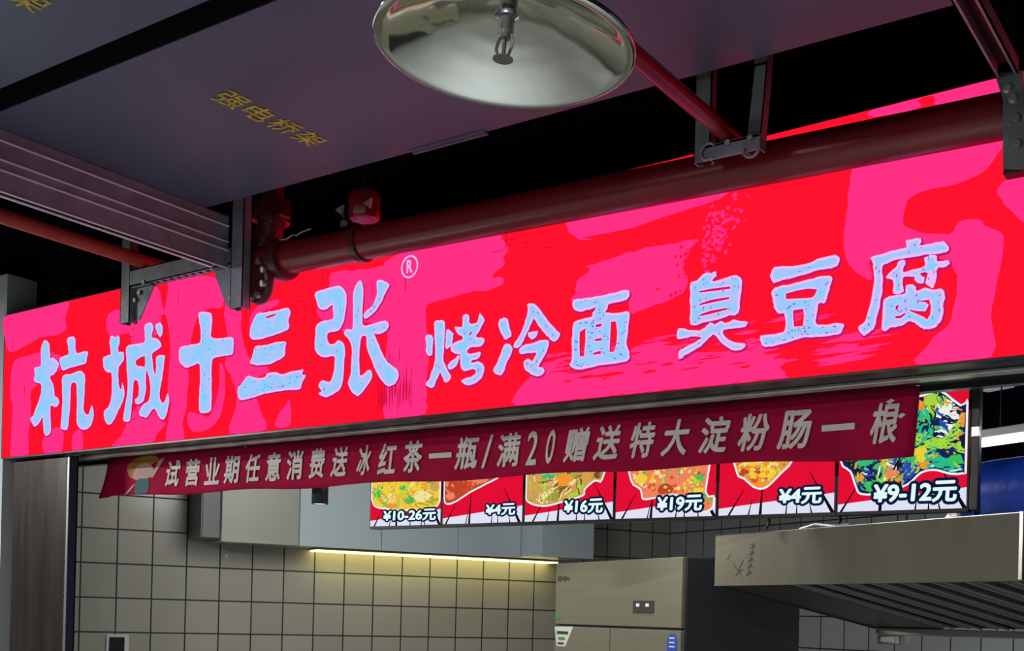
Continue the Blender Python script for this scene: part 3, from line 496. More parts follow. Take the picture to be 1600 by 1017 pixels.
# registered mark
m = MB(); ox, oz = -3.058, 3.012
ring = [(ox + .045 * math.cos(t * PI / 20), oz + .047 * math.sin(t * PI / 20)) for t in range(40)]
vs, fs = fill([ring, offset(ring, -.0075)]); m.mesh([(x, 3.596, z) for x, z in vs], fs, 'sign_edge')
vs, fs = text_fit('R', 0.03, ox - .014, ox + .016, oz - .026, oz + .028); m.mesh([(x, 3.595 + d, z) for x, z, d in vs], fs, 'sign_edge')
sub(sign, m.build('registered_mark'))

# soffit under the sign
s = empty('soffit_beam', (-2.85, 3.75, 2.36), 'dark metal soffit with a pale rail along the underside of the red sign', 'soffit')
m = MB(); m.box((-5.93, 3.60, 2.392), (SX1, 3.925, 2.398), 'soffit'); m.box((-5.93, 3.885, 2.375), (SX1, 3.925, 2.392), 'soffit'); sub(s, m.build('underside_panel'))
m = MB(); m.box((-5.40, 3.705, 2.378), (SX1, 3.755, 2.392), 'soffit_rail'); sub(s, m.build('light_rail', bevel=0.004))

# ------------------------------------------------------------------ promotional banner
def wave(x, z):
    t = (2.40 - z) / 0.23
    return 3.862 + 0.008 * math.sin(x * 4.1 + z * 6) * t + 0.0035 * math.sin(x * 9.7 + 1.3 + z * 12) * (0.4 + t) + 0.012 * t * math.cos(x * 1.7)
ban = empty('promotional_banner', (-3.25, 3.86, 2.17), 'crimson cloth banner with a row of pale writing hanging under the sign', 'banner')
m = MB(); NX, NZ = 120, 10; vs = []; fs = []
for i in range(NX + 1):
    t = i / NX
    for j in range(NZ + 1):
        w = j / NZ
        zb = 2.187 + (2.161 - 2.187) * t + 0.006 * math.sin(t * 31) - (0.0 if t > .02 else 0.006); zt = 2.398
        x = (-5.375 + (-1.083 + 5.375) * t) + (1 - w) ** 1.7 * ((-0.060) * (1 - t) ** 3 + (-0.014) * t ** 3)
        z = zb + (zt - zb) * w
        vs.append((x, wave(x, z), z))
for i in range(NX):
    for j in range(NZ): fs.append((i * (NZ + 1) + j, (i + 1) * (NZ + 1) + j, (i + 1) * (NZ + 1) + j + 1, i * (NZ + 1) + j + 1))
m.mesh(vs, fs, 'banner'); o = sub(ban, m.build('cloth', smooth=60))
md = o.modifiers.new('thickness', 'SOLIDIFY'); md.thickness = 0.0012; md.offset = -1
WIDE = {'一': (0.40, 0.56), '/': (0.0, 1.0)}
for chx, x0, x1 in BANNER_TEXT:
    zb = 2.2195 + (x0 + 4.9) * (2.207 - 2.2195) / 3.7; zt = zb + 0.136
    if chx in WIDE: a, b = WIDE[chx]; zb, zt = zb + a * .136, zb + b * .136
    xc, hw = (x0 + x1) / 2, (x1 - x0) / 2 * 0.97
    vs, fs = text_fit(chx, 0.028 if chx not in '一/20' else 0.014, xc - hw, xc + hw, zb, zt, 0.16 if chx != '一' else 0.0)
    m = MB(); m.mesh([(x, wave(x, z) - 0.0060 + d, z) for x, z, d in vs], fs, 'ink'); sub(ban, m.build('printed_character'))
# small printed figure at the left end: plain patches of colour
m = MB()
def patch(pts, mt, d):
    vs, fs = fill([catmull(pts, 4)]); m.mesh([(x, wave(x, z) - d, z) for x, z in vs], fs, mt)
patch([(-5.17, 2.285), (-5.20, 2.34), (-5.15, 2.375), (-5.08, 2.39), (-4.99, 2.39), (-4.95, 2.37), (-5.0, 2.345), (-5.08, 2.32), (-5.12, 2.28)], 'ink_orange', .0035)
patch([(-5.14, 2.275), (-5.13, 2.325), (-5.08, 2.352), (-5.02, 2.35), (-4.985, 2.32), (-4.99, 2.285), (-5.05, 2.265)], 'ink_skin', .0042)
patch([(-5.12, 2.20), (-5.11, 2.262), (-5.06, 2.272), (-5.01, 2.262), (-5.01, 2.20), (-5.06, 2.193)], 'ink_teal', .0046)
patch([(-5.005, 2.285), (-4.965, 2.33), (-4.945, 2.365), (-4.905, 2.372), (-4.925, 2.345), (-4.95, 2.315), (-4.98, 2.275)], 'ink_skin', .0046)
patch([(-5.12, 2.245), (-5.17, 2.205), (-5.21, 2.190), (-5.19, 2.205), (-5.15, 2.235)], 'ink_skin', .0044)
sub(ban, m.build('printed_figure'))
for (x, z) in ((-1.14, 2.295), (-1.178, 2.345)):
    m = MB(); m.poly([(x - .014, wave(x, z) - .004, z), (x, wave(x, z) - .004, z - .008), (x + .016, wave(x, z) - .004, z + .003), (x + .004, wave(x, z) - .004, z + .010)], 'ink'); sub(ban, m.build('printed_sparkle'))
for x in (-5.36, -4.3, -3.2, -2.1, -1.09):
    m = MB(); m.tube([(x, 3.862, 2.39), (x, 3.868, 2.396)], .006, 'chrome', 8); sub(ban, m.build('grommet'))

# ------------------------------------------------------------------ six menu screens
FOODK = [
  (['yellow', 'orange', 'green', 'cream', 'lime', 'tan', 'yellow', 'olive'], 150, 'strip'),
  (['rust', 'red', 'salmon', 'orange', 'red'], 110, 'blob'),
  (['tan', 'brown', 'cream', 'tan', 'orange', 'olive', 'lime'], 150, 'strip'),
  (['salmon', 'red', 'lime', 'yellow', 'salmon', 'green', 'orange', 'cream'], 130, 'blob'),
  (['orange', 'tan', 'yellow', 'rust', 'cream'], 90, 'blob'),
  (['lime', 'teal', 'blue', 'navy', 'orange', 'white', 'green', 'blue', 'ink', 'lime', 'navy', 'green', 'teal', 'lime', 'olive'], 330, 'strip')]
BASE = ['food_yellow', 'food_rust', 'food_tan', 'food_salmon', 'food_orange', 'food_navy']
SLAB = ['priced ten to twenty six yuan, leftmost of the six, showing noodles', 'showing fried meat at four yuan, second from the left', 'showing noodles with egg at sixteen yuan',
        'showing a dish at nineteen yuan', 'showing a fried snack at four yuan, second from the right', 'priced nine to twelve yuan, rightmost, showing bowls of greens']
MZ0, MZ1, MY = 2.003, 2.765, 4.05
edges_x = [-3.650, -3.218, -2.775, -2.332, -1.882, -1.420, -0.966]
for i in range(6):
    x0, x1 = edges_x[i], edges_x[i + 1]
    r = empty('menu_screen', ((x0 + x1) / 2, MY, MZ0), 'lit red menu screen ' + SLAB[i], 'screen', 'menu screens under the sign')
    m = MB(); m.box((x0 + .001, MY + .001, MZ0 - .012), (x1 - .001, MY + .045, MZ1), 'black_metal'); sub(r, m.build('housing'))
    a, b = x0 + .007, x1 - .007; rr = random.Random(50 + i)
    m = MB(); y = MY - .0005
    m.poly([(a, y, MZ0), (b, y, MZ0), (b, y, MZ1 - .01), (a, y, MZ1 - .01)], 'scr_red')
    m.poly([(a, y - .0005, MZ0), (b, y - .0005, MZ0), (b, y - .0005, MZ0 + .070), (a, y - .0005, MZ0 + .026)], 'scr_white')
    def crack(xb, xt, zt, w):
        m.poly([(xb - w, y - .0010, MZ0), (xb + w, y - .0010, MZ0), (xt + .001, y - .0010, zt), (xt - .001, y - .0010, zt)], 'scr_black')
    W = b - a
    for t, dx, zt, w in ((.06, .14, .10, .005), (.30, .03, .055, .003), (.37, .02, .13, .006), (.60, .01, .05, .003), (.99, -.20, .15, .008), (.70, .0, .04, .003), (.82, -.02, .04, .003)):
        t = min(.99, max(.01, t + rr.uniform(-.04, .04))); crack(a + W * t, min(b, max(a, a + W * (t + dx))), MZ0 + zt, w)
    P = catmull([(x / 1000, z / 1000) for x, z in FOODS[i]], 3)
    P = [(min(max(x, a + .001), b - .001), max(z, MZ0)) for x, z in P]
    vs, fs = fill([P]); m.mesh([(x, y - .0016, z) for x, z in vs], fs, 'scr_text')
    Q = offset(P, -.007)
    vs, fs = fill([Q]); m.mesh([(x, y - .0022, z) for x, z in vs], fs, BASE[i])
    pal, n, kind = FOODK[i]; qx = [q[0] for q in Q]; qz = [q[1] for q in Q]; cnt = 0
    Q2 = offset(P, -.014)
    seeds = []
    while len(seeds) < 46:
        x, z = rr.uniform(min(qx), max(qx)), rr.uniform(min(qz), max(qz))
        if inside(Q, (x, z)): seeds.append((x, z, rr.choice(pal), rr.uniform(0, PI)))
    for (bx, bz, bw, bh, bc) in FOOD_PIECES[i]:
        k0 = rr.uniform(0, 1)
        pts = [(bx + bw * rr.uniform(.85, 1.1) * math.cos(k0 + k * PI / 7), bz + bh * rr.uniform(.85, 1.1) * math.sin(k0 + k * PI / 7)) for k in range(14)]
        pts = [p for p in pts if inside(Q, p)]
        if len(pts) > 4: m.poly([(p[0], y - .0024 - rr.uniform(0, .0001), p[1]) for p in pts], 'food_' + bc)
    while cnt < n * 4:
        x, z = rr.uniform(min(qx), max(qx)), rr.uniform(min(qz), max(qz))
        if not inside(Q2, (x, z)): continue
        sd = min(seeds, key=lambda q: (q[0] - x) ** 2 + (q[1] - z) ** 2)
        mt = 'food_' + (sd[2] if rr.random() < .62 else rr.choice(pal))
        hit = [q for q in FOOD_PIECES[i] if ((q[0] - x) / q[2]) ** 2 + ((q[1] - z) / q[3]) ** 2 < 1]
        if hit:
            if rr.random() < .45: cnt += .5; continue
            if rr.random() < .75: mt = 'food_' + hit[-1][4]
        yy = y - .0026 - .000002 * cnt
        if kind == 'strip' and rr.random() < .7:
            L, w, ang, cv = rr.uniform(.02, .045), rr.uniform(.0015, .004), sd[3] + rr.uniform(-.4, .4), rr.uniform(-.8, .8)
            pts = []
            for t in (-.5, -.17, .17, .5):
                aa = ang + cv * t; pts.append((x + math.cos(aa) * L * t, z + math.sin(aa) * L * t))
            if not all(inside(Q, p) for p in pts): cnt += 0.2; continue
            up = [(p[0] - math.sin(ang) * w, yy, p[1] + math.cos(ang) * w) for p in pts]; dn = [(p[0] + math.sin(ang) * w, yy, p[1] - math.cos(ang) * w) for p in pts]
            m.poly(up + dn[::-1], mt)
        else:
            q = rr.uniform(.003, .011)
            m.poly([(x + q * rr.uniform(.6, 1.1) * math.cos(k * PI / 3.5), yy, z + q * rr.uniform(.5, 1.0) * math.sin(k * PI / 3.5)) for k in range(7)], mt)
        cnt += 1
    sub(r, m.build('display'))
    txt, p0, p1, z0, z1 = PRICES[i]
    m = MB()
    for off, d, mt in ((.17, .0075, 'scr_navy'), (.036, .0090, 'scr_text')):
        vs, fs = text_fit(txt, off, p0, p1, z0 + .002, z1, 0.06, base=.036); m.mesh([(x, y - d + dd * .5, z) for x, z, dd in vs], fs, mt)
    sub(r, m.build('price_text'))
b = empty('screen_bracket', (-0.955, 4.06, 2.0), 'dark steel upright bracket at the right end of the menu screens', 'bracket')
m = MB(); m.box((-0.9635, 4.045, 1.995), (-0.936, 4.085, 2.88), 'steel_dark', .003); m.box((-0.962, 4.04, 2.24), (-0.934, 4.05, 2.275), 'chrome', .002); sub(b, m.build('upright'))
m = MB(); m.tube([(-.957, 4.09, 2.06), (-.958, 4.105, 2.0), (-.95, 4.10, 1.968), (-.942, 4.09, 1.99), (-.94, 4.083, 2.01)], .005, 'cable', 8); sub(b, m.build('cable'))
for (xc, lab) in ((-1.715, 'thin black cable dangling below the second menu screen from the right'), (-1.44, 'thin black cable dangling below the gap before the rightmost menu screen')):
    m = MB(); m.tube([(xc, 4.145, 2.69), (xc, 4.145, 2.02), (xc + .004, 4.148, 1.98), (xc - .012, 4.15, 1.955)], .006, 'cable', 8)
    tag(m.build('hanging_cable'), lab, 'cable', 'cables under the screens')

# ------------------------------------------------------------------ overhead cable trays
TZ = 3.210
def tray(label, x0, x1, y0, y1, tx, ty0, ty1):
    t = empty('cable_tray', ((x0 + x1) / 2, (y0 + y1) / 2, TZ), label, 'cable tray', 'wide cable trays overhead')
    m = MB(); m.box((x0, y0, TZ), (x1, y1, TZ + .004), 'tray'); m.box((x0, y0, TZ + .004), (x1, y0 + .003, TZ + .15), 'black_metal'); m.box((x0, y1 - .003, TZ + .004), (x1, y1, TZ + .15), 'black_metal')  # sides blackened so the gap between the trays stays in shade
    m.box((x0, y0, TZ), (x0 + .003, y1, TZ + .15), 'tray'); m.box((x0, y0 - .012, TZ + .146), (x1, y1 + .012, TZ + .152), 'tray')
    sub(t, m.build('trough'))
    # painted warning, read along the depth of the tray
    L = (ty1 - ty0) / 4
    for k, chx in enumerate('强电桥架'):
        m = MB(); a = ty0 + k * L
        vs, fs = text_fit(chx, 0.016, a + L * .06, a + L * .94, 0, 0.105)
        m.mesh([(tx + q[1], q[0], TZ - .0012 + q[2]) for q in vs], fs, 'yellow_paint')
        sub(t, m.build('painted_character'))
    return t
t1 = tray('wide grey purple cable tray with yellow writing just in front of the red sign', -3.765, -0.725, 2.123, 3.080, -2.900, 2.405, 2.865)
m = MB(); m.box((-2.62, 3.079, TZ - .006), (-2.30, 3.094, TZ + .05), 'tray'); m.box((-2.62, 3.060, TZ - .003), (-2.30, 3.094, TZ - .0005), 'tray'); sub(t1, m.build('joint_plate'))
tray('second dark grey cable tray across the top left corner, behind the dark gap', -4.6, -0.725, 1.04, 2.025, -2.905, 1.36, 1.82)

# ribbed rail running out from the sign, carrying the far tray
rl = empty('ribbed_steel_rail', (-3.735, 2.2, 2.995), 'ribbed grey steel rail along the left edge, ending at a hanger post', 'rail')
m = MB()
prof_ = [(-3.78, 2.995), (-3.688, 2.995), (-3.684, 3.000), (-3.694, 3.006), (-3.694, 3.066), (-3.686, 3.070), (-3.694, 3.075), (-3.694, 3.099), (-3.684, 3.105), (-3.694, 3.110), (-3.694, 3.164), (-3.686, 3.169), (-3.694, 3.174), (-3.694, 3.208), (-3.78, 3.208)]
m.box((-3.700, 1.0, 2.995), (-3.694, 3.197, 3.208), 'galv'); m.box((-3.78, 1.0, 3.202), (-3.70, 3.197, 3.208), 'galv')
sub(rl, m.build('web'))
for zz in (2.997, 3.070, 3.105, 3.169):
    m = MB(); m.prism([(-3.694, zz - .004), (-3.688, zz - .001), (-3.688, zz + .001), (-3.694, zz + .004)], 1, 1.0, 3.197, 'ridge'); sub(rl, m.build('ridge'))
m = MB(); m.box((-3.742, 1.0, 2.995), (-3.730, 3.15, 3.0), 'ridge'); m.box((-3.742, 1.0, 3.0), (-3.738, 3.15, 3.202), 'black_metal'); sub(rl, m.build('far_lip'))  # black inner wall gives the open rail its shaded inside

# left trapeze hanger
h = empty('pipe_hanger', (-4.0, 3.2, 2.83), 'grey perforated steel trapeze hanger over the left half of the sign', 'hanger')
def channel_post(x0, x1, y0, y1, z0, z1, mt):
    m = MB(); w = .004
    m.box((x0, y0, z0), (x1, y0 + w, z1), mt); m.box((x0, y0, z0), (x0 + w, y1, z1), mt); m.box((x1 - w, y0, z0), (x1, y1, z1), mt)
    m.box((x0, y1 - w, z0), (x0 + (x1 - x0) * .28, y1, z1), mt); m.box((x1 - (x1 - x0) * .28, y1 - w, z0), (x1, y1, z1), mt); m.box((x0 + .003, y0 + .003, z0 + .012), (x1 - .003, y1 - .004, z0 + .016), 'black_metal')
    return m
sub(h, channel_post(-4.398, -4.335, 3.20, 3.245, 2.858, 4.70, 'galv_dark').build('post'))
sub(h, channel_post(-3.678, -3.607, 3.20, 3.245, 2.83, 4.70, 'galv').build('post'))
m = MB(); w = .004; z0, z1 = 3.015, 3.085; x0, x1 = -4.335, -3.678
m.box((x0, 3.200, z0), (x1, 3.204, z1), 'galv_dark'); m.box((x0, 3.241, z0), (x1, 3.245, z1), 'galv_dark'); m.box((x0, 3.200, z1 - w), (x1, 3.245, z1), 'galv_dark')
k = 14; dx = (x1 - x0) / k
m.box((x0, 3.200, z0), (x1, 3.212, z0 + w), 'galv'); m.box((x0, 3.233, z0), (x1, 3.245, z0 + w), 'galv')
for i in range(k + 1): m.box((x0 + i * dx - .010, 3.212, z0), (min(x1, x0 + i * dx + .010), 3.233, z0 + w), 'galv')
sub(h, m.build('cross_beam'))
for sgn, xa, xb, zt in ((1, -4.335, -4.205, 3.012), (-1, -3.678, -3.80, 3.012)):
    m = MB(); m.prism([(xa, zt), (xb, zt), (xb, zt - .02), (xa + sgn * .045, 2.868 if sgn > 0 else 2.850), (xa, 2.868 if sgn > 0 else 2.850)], 1, 3.222, 3.228, 'galv_dark' if sgn > 0 else 'galv')
    m.box((xa, 3.205, 2.87), (xa + sgn * .005, 3.245, zt), 'galv'); m.box((xa, 3.205, zt - .005), (xb, 3.245, zt), 'galv_dark')
    sub(h, m.build('gusset_plate'))
for (x, y, z) in ((-4.29, 3.220, 2.985), (-4.318, 3.218, 2.955), (-4.24, 3.204, 3.02), (-3.83, 3.204, 3.05), (-3.81, 3.203, 3.03), (-3.70, 3.222, 2.88)):
    m = MB(); m.lathe([(0.0005, -.008), (.011, -.008), (.011, 0), (.006, 0.0), (.006, .01), (.0005, .01)], (x, y, z), (0, 1, 0), 'bolt', 6); sub(h, m.build('bolt'))

# right trapeze hanger
h = empty('pipe_hanger', (-1.45, 3.12, 2.96), 'small grey U-shaped hanger holding the red branch pipe right of centre', 'hanger')
m = channel_post(-1.556, -1.502, 3.12, 3.160, 2.968, 3.40, 'galv_dark'); sub(h, m.build('post'))
m = MB(); m.prism([(-1.392, 2.968), (-1.345, 2.968), (-1.328, 3.215), (-1.37, 3.215)], 1, 3.120, 3.124, 'galv_dark'); m.prism([(-1.392, 2.968), (-1.388, 2.968), (-1.366, 3.215), (-1.37, 3.215)], 1, 3.12, 3.16, 'galv_dark'); m.prism([(-1.349, 2.968), (-1.345, 2.968), (-1.328, 3.215), (-1.332, 3.215)], 1, 3.12, 3.16, 'galv_dark')
m.box((-1.37, 3.12, 3.208), (-1.328, 3.16, 3.40), 'galv_dark')
sub(h, m.build('post'))
m = MB(); m.box((-1.522, 3.112, 2.962), (-1.342, 3.118, 3.008), 'galv', .002); m.box((-1.522, 3.109, 2.970), (-1.342, 3.114, 2.976), 'galv'); m.box((-1.522, 3.109, 2.984), (-1.342, 3.114, 2.988), 'galv'); m.box((-1.522, 3.112, 3.0), (-1.342, 3.155, 3.008), 'galv_dark')
sub(h, m.build('cross_bar'))
def arc(c, r, a0, a1, n, plane='xz'):
    out = []
    for i in range(n + 1):
        t = a0 + (a1 - a0) * i / n; out.append((c[0] + r * math.cos(t), c[1], c[2] + r * math.sin(t)) if plane == 'xz' else (c[0], c[1] + r * math.cos(t), c[2] + r * math.sin(t)))
    return out
for (x, z, a0, a1) in ((-1.500, 2.985, PI * .2, PI * 1.7), (-1.365, 2.965, PI * .9, PI * 2.05)):
    m = MB(); m.tube(arc((x, 3.104, z), .024, a0, a1, 14), .0045, 'galv', 8); sub(h, m.build('u_bolt'))
for x in (-1.44, -1.37):
    m = MB(); m.lathe([(0.0005, -.006), (.009, -.006), (.009, .004), (.0005, .004)], (x, 3.108, 3.000), (0, 1, 0), 'bolt', 6); sub(h, m.build('bolt'))

# right strut and its end plate
h = empty('overhead_strut', (-0.69, 2.4, 3.045), 'dark steel channel strut with a bolted end plate in the top right corner', 'strut')
m = MB(); m.box((-.722, 1.2, 3.047), (-.718, 3.20, 3.09), 'galv'); m.box((-.670, 1.2, 3.047), (-.666, 3.20, 3.09), 'galv'); m.box((-.722, 1.2, 3.086), (-.666, 3.20, 3.09), 'black_metal')  # web coloured black for the shade inside the channel
m.box((-.722, 1.2, 3.047), (-.712, 3.20, 3.051), 'galv'); m.box((-.676, 1.2, 3.047), (-.666, 3.20, 3.051), 'galv'); sub(h, m.build('channel'))
m = MB(); m.prism([(-.725, 3.060), (-.655, 3.052), (-.640, 2.79), (-.698, 2.805), (-.702, 2.985)], 1, 3.196, 3.204, 'galv_dark'); m.prism([(-.698, 2.80), (-.694, 2.80), (-.698, 2.985), (-.702, 2.985)], 1, 3.20, 3.245, 'galv_dark'); m.box((-.698, 3.20, 2.790), (-.60, 3.245, 2.802), 'black_metal')
ep = sub(h, m.build('end_plate', bevel=.001))
m = MB(); m.box((-.705, 3.205, 3.092), (-.685, 3.22, 4.70), 'black'); sub(h, m.build('drop_rod'))
for (x, z, mt) in ((-.690, 3.012, 'bolt'), (-.676, 2.982, 'bolt'), (-.668, 2.930, 'galv_dark'), (-.663, 2.862, 'galv_dark')):
    m = MB(); m.lathe([(0.0005, -.010), (.009, -.010), (.012, -.006), (.014, 0), (.014, .004)], (x, 3.196, z), (0, 1, 0), mt, 12); sub2(ep, m.build('bolt', smooth=40))

# ------------------------------------------------------------------ fire pipes
PZL, PZR = 3.034, 2.992
def pz(x): return PZL + (x + 3.45) * (PZR - PZL) / 2.75
p = empty('fire_main_pipe', (-2, 3.30, 2.9), 'thick dark red fire pipe running across the top of the sign', 'pipe')
m = MB(); m.tube([(x, 3.315, pz(x)) for x in (-3.60, -2.5, -1.2, 0.4)], .0625, 'red_pipe', 32); sub(p, m.build('pipe_run', smooth=40))
m = MB()
m.lathe([(.064, -.03), (.082, -.028), (.086, -.01), (.086, .01), (.082, .028), (.064, .03)], (-3.50, 3.315, pz(-3.5)), (1, 0, 0), 'maroon', 32); sub(p, m.build('coupling', smooth=40))
m = MB(); pts = [(-3.60, 3.315, pz(-3.6)), (-3.635, 3.317, 3.042), (-3.655, 3.325, 3.065), (-3.655, 3.335, 3.10), (-3.62, 3.345, 3.16), (-3.60, 3.35, 3.22)]
m.tube(pts, [.064, .070, .074, .072, .060, .055], 'maroon', 20); sub(p, m.build('elbow', smooth=50))
m = MB(); m.tube([(-3.60, 3.35, 3.20), (-3.60, 3.35, 4.70)], .045, 'red_pipe', 20); sub(p, m.build('riser', smooth=40))
m = MB()
m.lathe([(.03, -.045), (.072, -.045), (.075, -.03), (.075, .03), (.072, .045), (.03, .045)], (-3.60, 3.35, 3.255), (0, 0, 1), 'maroon', 24)
m.box((-3.70, 3.30, 3.225), (-3.64, 3.36, 3.25), 'maroon', .004); m.box((-3.56, 3.30, 3.215), (-3.50, 3.36, 3.24), 'maroon', .004)
sub(p, m.build('valve_body', smooth=40))
m = MB(); m.lathe([(.001, -.02), (.09, -.018), (.098, -.008), (.098, .008), (.09, .018), (.001, .02)], (-3.60, 3.285, 2.955), (.25, 1, .1), 'maroon', 28); fl = sub(p, m.build('flange', smooth=40))
for k in range(8):
    a = 2 * PI * k / 8 + .35
    m = MB(); m.lathe([(0.0005, -.016), (.014, -.016), (.014, .004), (.0005, .004)], (-3.60 + .074 * math.cos(a), 3.268 - .018 * math.cos(a), 2.955 + .074 * math.sin(a)), (.25, 1, .1), 'bolt', 6); sub2(fl, m.build('bolt'))
m = MB(); m.tube([(-3.46, 3.26, 3.095), (-3.42, 3.255, 3.086), (-3.38, 3.255, 3.098), (-3.355, 3.25, 3.090), (-3.33, 3.25, 3.098), (-3.28, 3.255, 3.105)], .0035, 'wire', 6); sub(p, m.build('tie_wire'))
# ring clamp with a red block
p = empty('ring_clamp', (-3.07, 3.315, 2.96), 'dark ring clamp with a red block on top of the main pipe', 'clamp')
m = MB(); m.lathe([(.064, -.014), (.071, -.014), (.071, .014), (.064, .014), (.064, -.014)], (-3.065, 3.315, pz(-3.065)), (1, 0, 0), 'maroon', 32); sub(p, m.build('ring', smooth=40))
m = MB(); m.lathe([(.001, 0), (.058, 0), (.062, .01), (.062, .085), (.05, .105), (.001, .105)], (-3.055, 3.315, 3.120), (0, 0, 1), 'red_pipe', 8); sub(p, m.build('cap_block', smooth=30))
for x in (-3.130, -2.985):
    m = MB(); m.prism([(x - .020, 3.155), (x + .022, 3.168), (x + .014, 3.130)], 1, 3.252, 3.262, 'bolt'); sub(p, m.build('wing'))
m = MB(); m.tube([(-3.115, 3.275, 3.09), (-3.122, 3.27, 3.15)], .010, 'black_metal', 10); m.lathe([(0.0005, -.01), (.015, -.01), (.015, .01), (.0005, .01)], (-3.118, 3.27, 3.10), (0, 0, 1), 'galv_dark', 6); sub(p, m.build('clamp_bolt'))
m = MB(); m.tube([(-3.055, 3.315, 3.20), (-3.055, 3.315, 4.70)], .006, 'black_metal', 8); sub(p, m.build('hanger_rod'))
# branch pipes
m = MB(); m.tube([(-4.262, 0.6, 3.118), (-4.262, 3.36, 3.118)], .031, 'red_old', 24); tag(m.build('branch_pipe', smooth=40), 'thin red pipe below the ribbed rail at the left edge', 'pipe', 'thin red branch pipes')
m = MB(); m.tube([(-1.452, 0.8, 3.035), (-1.452, 3.27, 3.035)], .0245, 'red_pipe', 24); tag(m.build('branch_pipe', smooth=40), 'thin red pipe running from the silver dish to the small hanger', 'pipe', 'thin red branch pipes')

# sprinkler with its heat collecting dish
q = empty('sprinkler', (-1.093, 1.505, 2.51), 'sprinkler with a large shiny silver dish hanging at the top of the picture', 'sprinkler')
q.rotation_euler = Matrix.Rotation(math.radians(4.5), 3, FWD).to_euler()
m = MB(); prof = []
for i in range(25):
    t = i / 24; r = .016 + (.196 - .016) * t
    z = .060 * (1 - (r / .205) ** 2.0) + .0006 * math.sin(t * 22) * (1 - t)
    prof.append((r, z))
prof += [(.199, .004), (.207, .002), (.2105, .0035), (.2105, .009), (.206, .011)]
m.lathe(prof, (0, 0, 0), (0, 0, 1), 'dish', 72)
o = m.build('collector_dish', q, smooth=50); md = o.modifiers.new('thickness', 'SOLIDIFY'); md.thickness = .0015; md.offset = 1
m = MB(); m.lathe([(.2085 + .004 * math.cos(a * PI / 6), .006 + .004 * math.sin(a * PI / 6)) for a in range(13)], (0, 0, 0), (0, 0, 1), 'dish', 72); m.build('rim', q, smooth=60)
m = MB(); m.tube([(0, 0, .60), (0, 0, .05)], .012, 'galv_dark', 16); m.build('drop_pipe', q, smooth=40)
m = MB(); m.lathe([(.001, .052), (.013, .052), (.013, .030), (.009, .026), (.009, .020), (.001, .020)], (0, 0, 0), (0, 0, 1), 'brass', 12)
m.tube([(-.012, 0, .024), (-.016, 0, .006), (-.010, 0, -.008), (0, 0, -.012), (.010, 0, -.008), (.016, 0, .006), (.012, 0, .024)], .0028, 'brass', 8)
m.tube([(0, 0, .022), (0, 0, -.010)], .0035, 'brass', 8)
m.lathe([(.001, -.014), (.017, -.014), (.017, -.0125), (.001, -.0125)], (0, 0, 0), (0, 0, 1), 'brass', 16)
m.build('sprinkler_head', q, smooth=40)

# ------------------------------------------------------------------ kitchen
# wall cabinets on the tiled left wall
CU0, CU1 = -7.187, -6.857
def cabinet(label, v0, v1, u1, door, z0=2.0, dark=None):
    r = kempty('wall_cabinet', ((CU0 + u1) / 2, (v0 + v1) / 2, z0), label, 'cabinet', 'cabinets on the tiled wall')
    m = MB(); m.box((CU0 + .002, v0, z0 + .006), (u1 - .02, v1, 2.86), 'cab_dim' if door == 'cab_dim' else 'cab_white'); sub(r, m.build('body'))
    m = MB(); m.box((u1 - .019, v0 + .003, z0), (u1, v1 - .003, 2.855), door, .002); sub(r, m.build('door'))
    return r
g = kempty('pipe_chase', (-7.0, 1.65, 2.0), 'narrow grey metal box at the left end of the wall cabinets', 'box')
m = MB(); m.box((CU0 + .002, 1.640, 2.020), (CU1 - .002, 1.646, 2.86), 'chase_dark'); sub(g, m.build('side_panel'))
m = MB(); m.box((CU0 + .002, 1.647, 2.020), (CU1, 1.752, 2.86), 'chase', .003); sub(g, m.build('front_panel'))
cabinet('wall cabinet toned grey green for weaker light, leftmost door beside the narrow grey box', 1.759, 2.240, CU1, 'cab_dim', 2.0)
cabinet('pale blue wall cabinet behind the small black downlight', 2.240, 2.784, CU1, 'cab_white')
cabinet('pale blue wall cabinet below the leftmost menu screen', 2.784, 3.328, CU1, 'cab_white')
cabinet('pale blue wall cabinet just left of the deep end cabinet', 3.328, 3.800, CU1, 'cab_white')
cabinet('deep pale blue end cabinet standing out above the fridge', 3.802, 4.216, -6.587, 'cab_white')
g = kempty('led_strip', (-7.17, 3.3, 1.985), 'warm yellow light strip under the wall cabinets', 'light strip')
m = MB(); m.box((-7.183, 2.41, 1.992), (-7.025, 4.21, 1.999), 'chrome'); sub(g, m.build('holder'))
m = MB(); m.box((-7.180, 2.42, 1.984), (-7.03, 4.20, 1.992), 'led'); sub(g, m.build('diffuser'))
# downlight
d = empty('cylinder_downlight', (-3.907, 3.982, 2.11), 'small black cylinder downlight hanging below the banner, left of the screens', 'downlight')
m = MB(); m.lathe([(.001, .185), (.036, .185), (.039, .18), (.039, .004), (.036, 0), (.034, .004)], (-3.907, 3.982, 2.11), (0, 0, 1), 'black_metal', 32); dbody = sub(d, m.build('body', smooth=40))
m = MB(); m.lathe([(.034, .003), (.001, .003)], (-3.907, 3.982, 2.11), (0, 0, 1), 'lamp_glow', 32); sub2(dbody, m.build('lens'))
m = MB(); m.tube([(-3.907, 3.982, 2.29), (-3.907, 3.982, 2.9)], .008, 'black_metal', 10); sub(d, m.build('stem'))

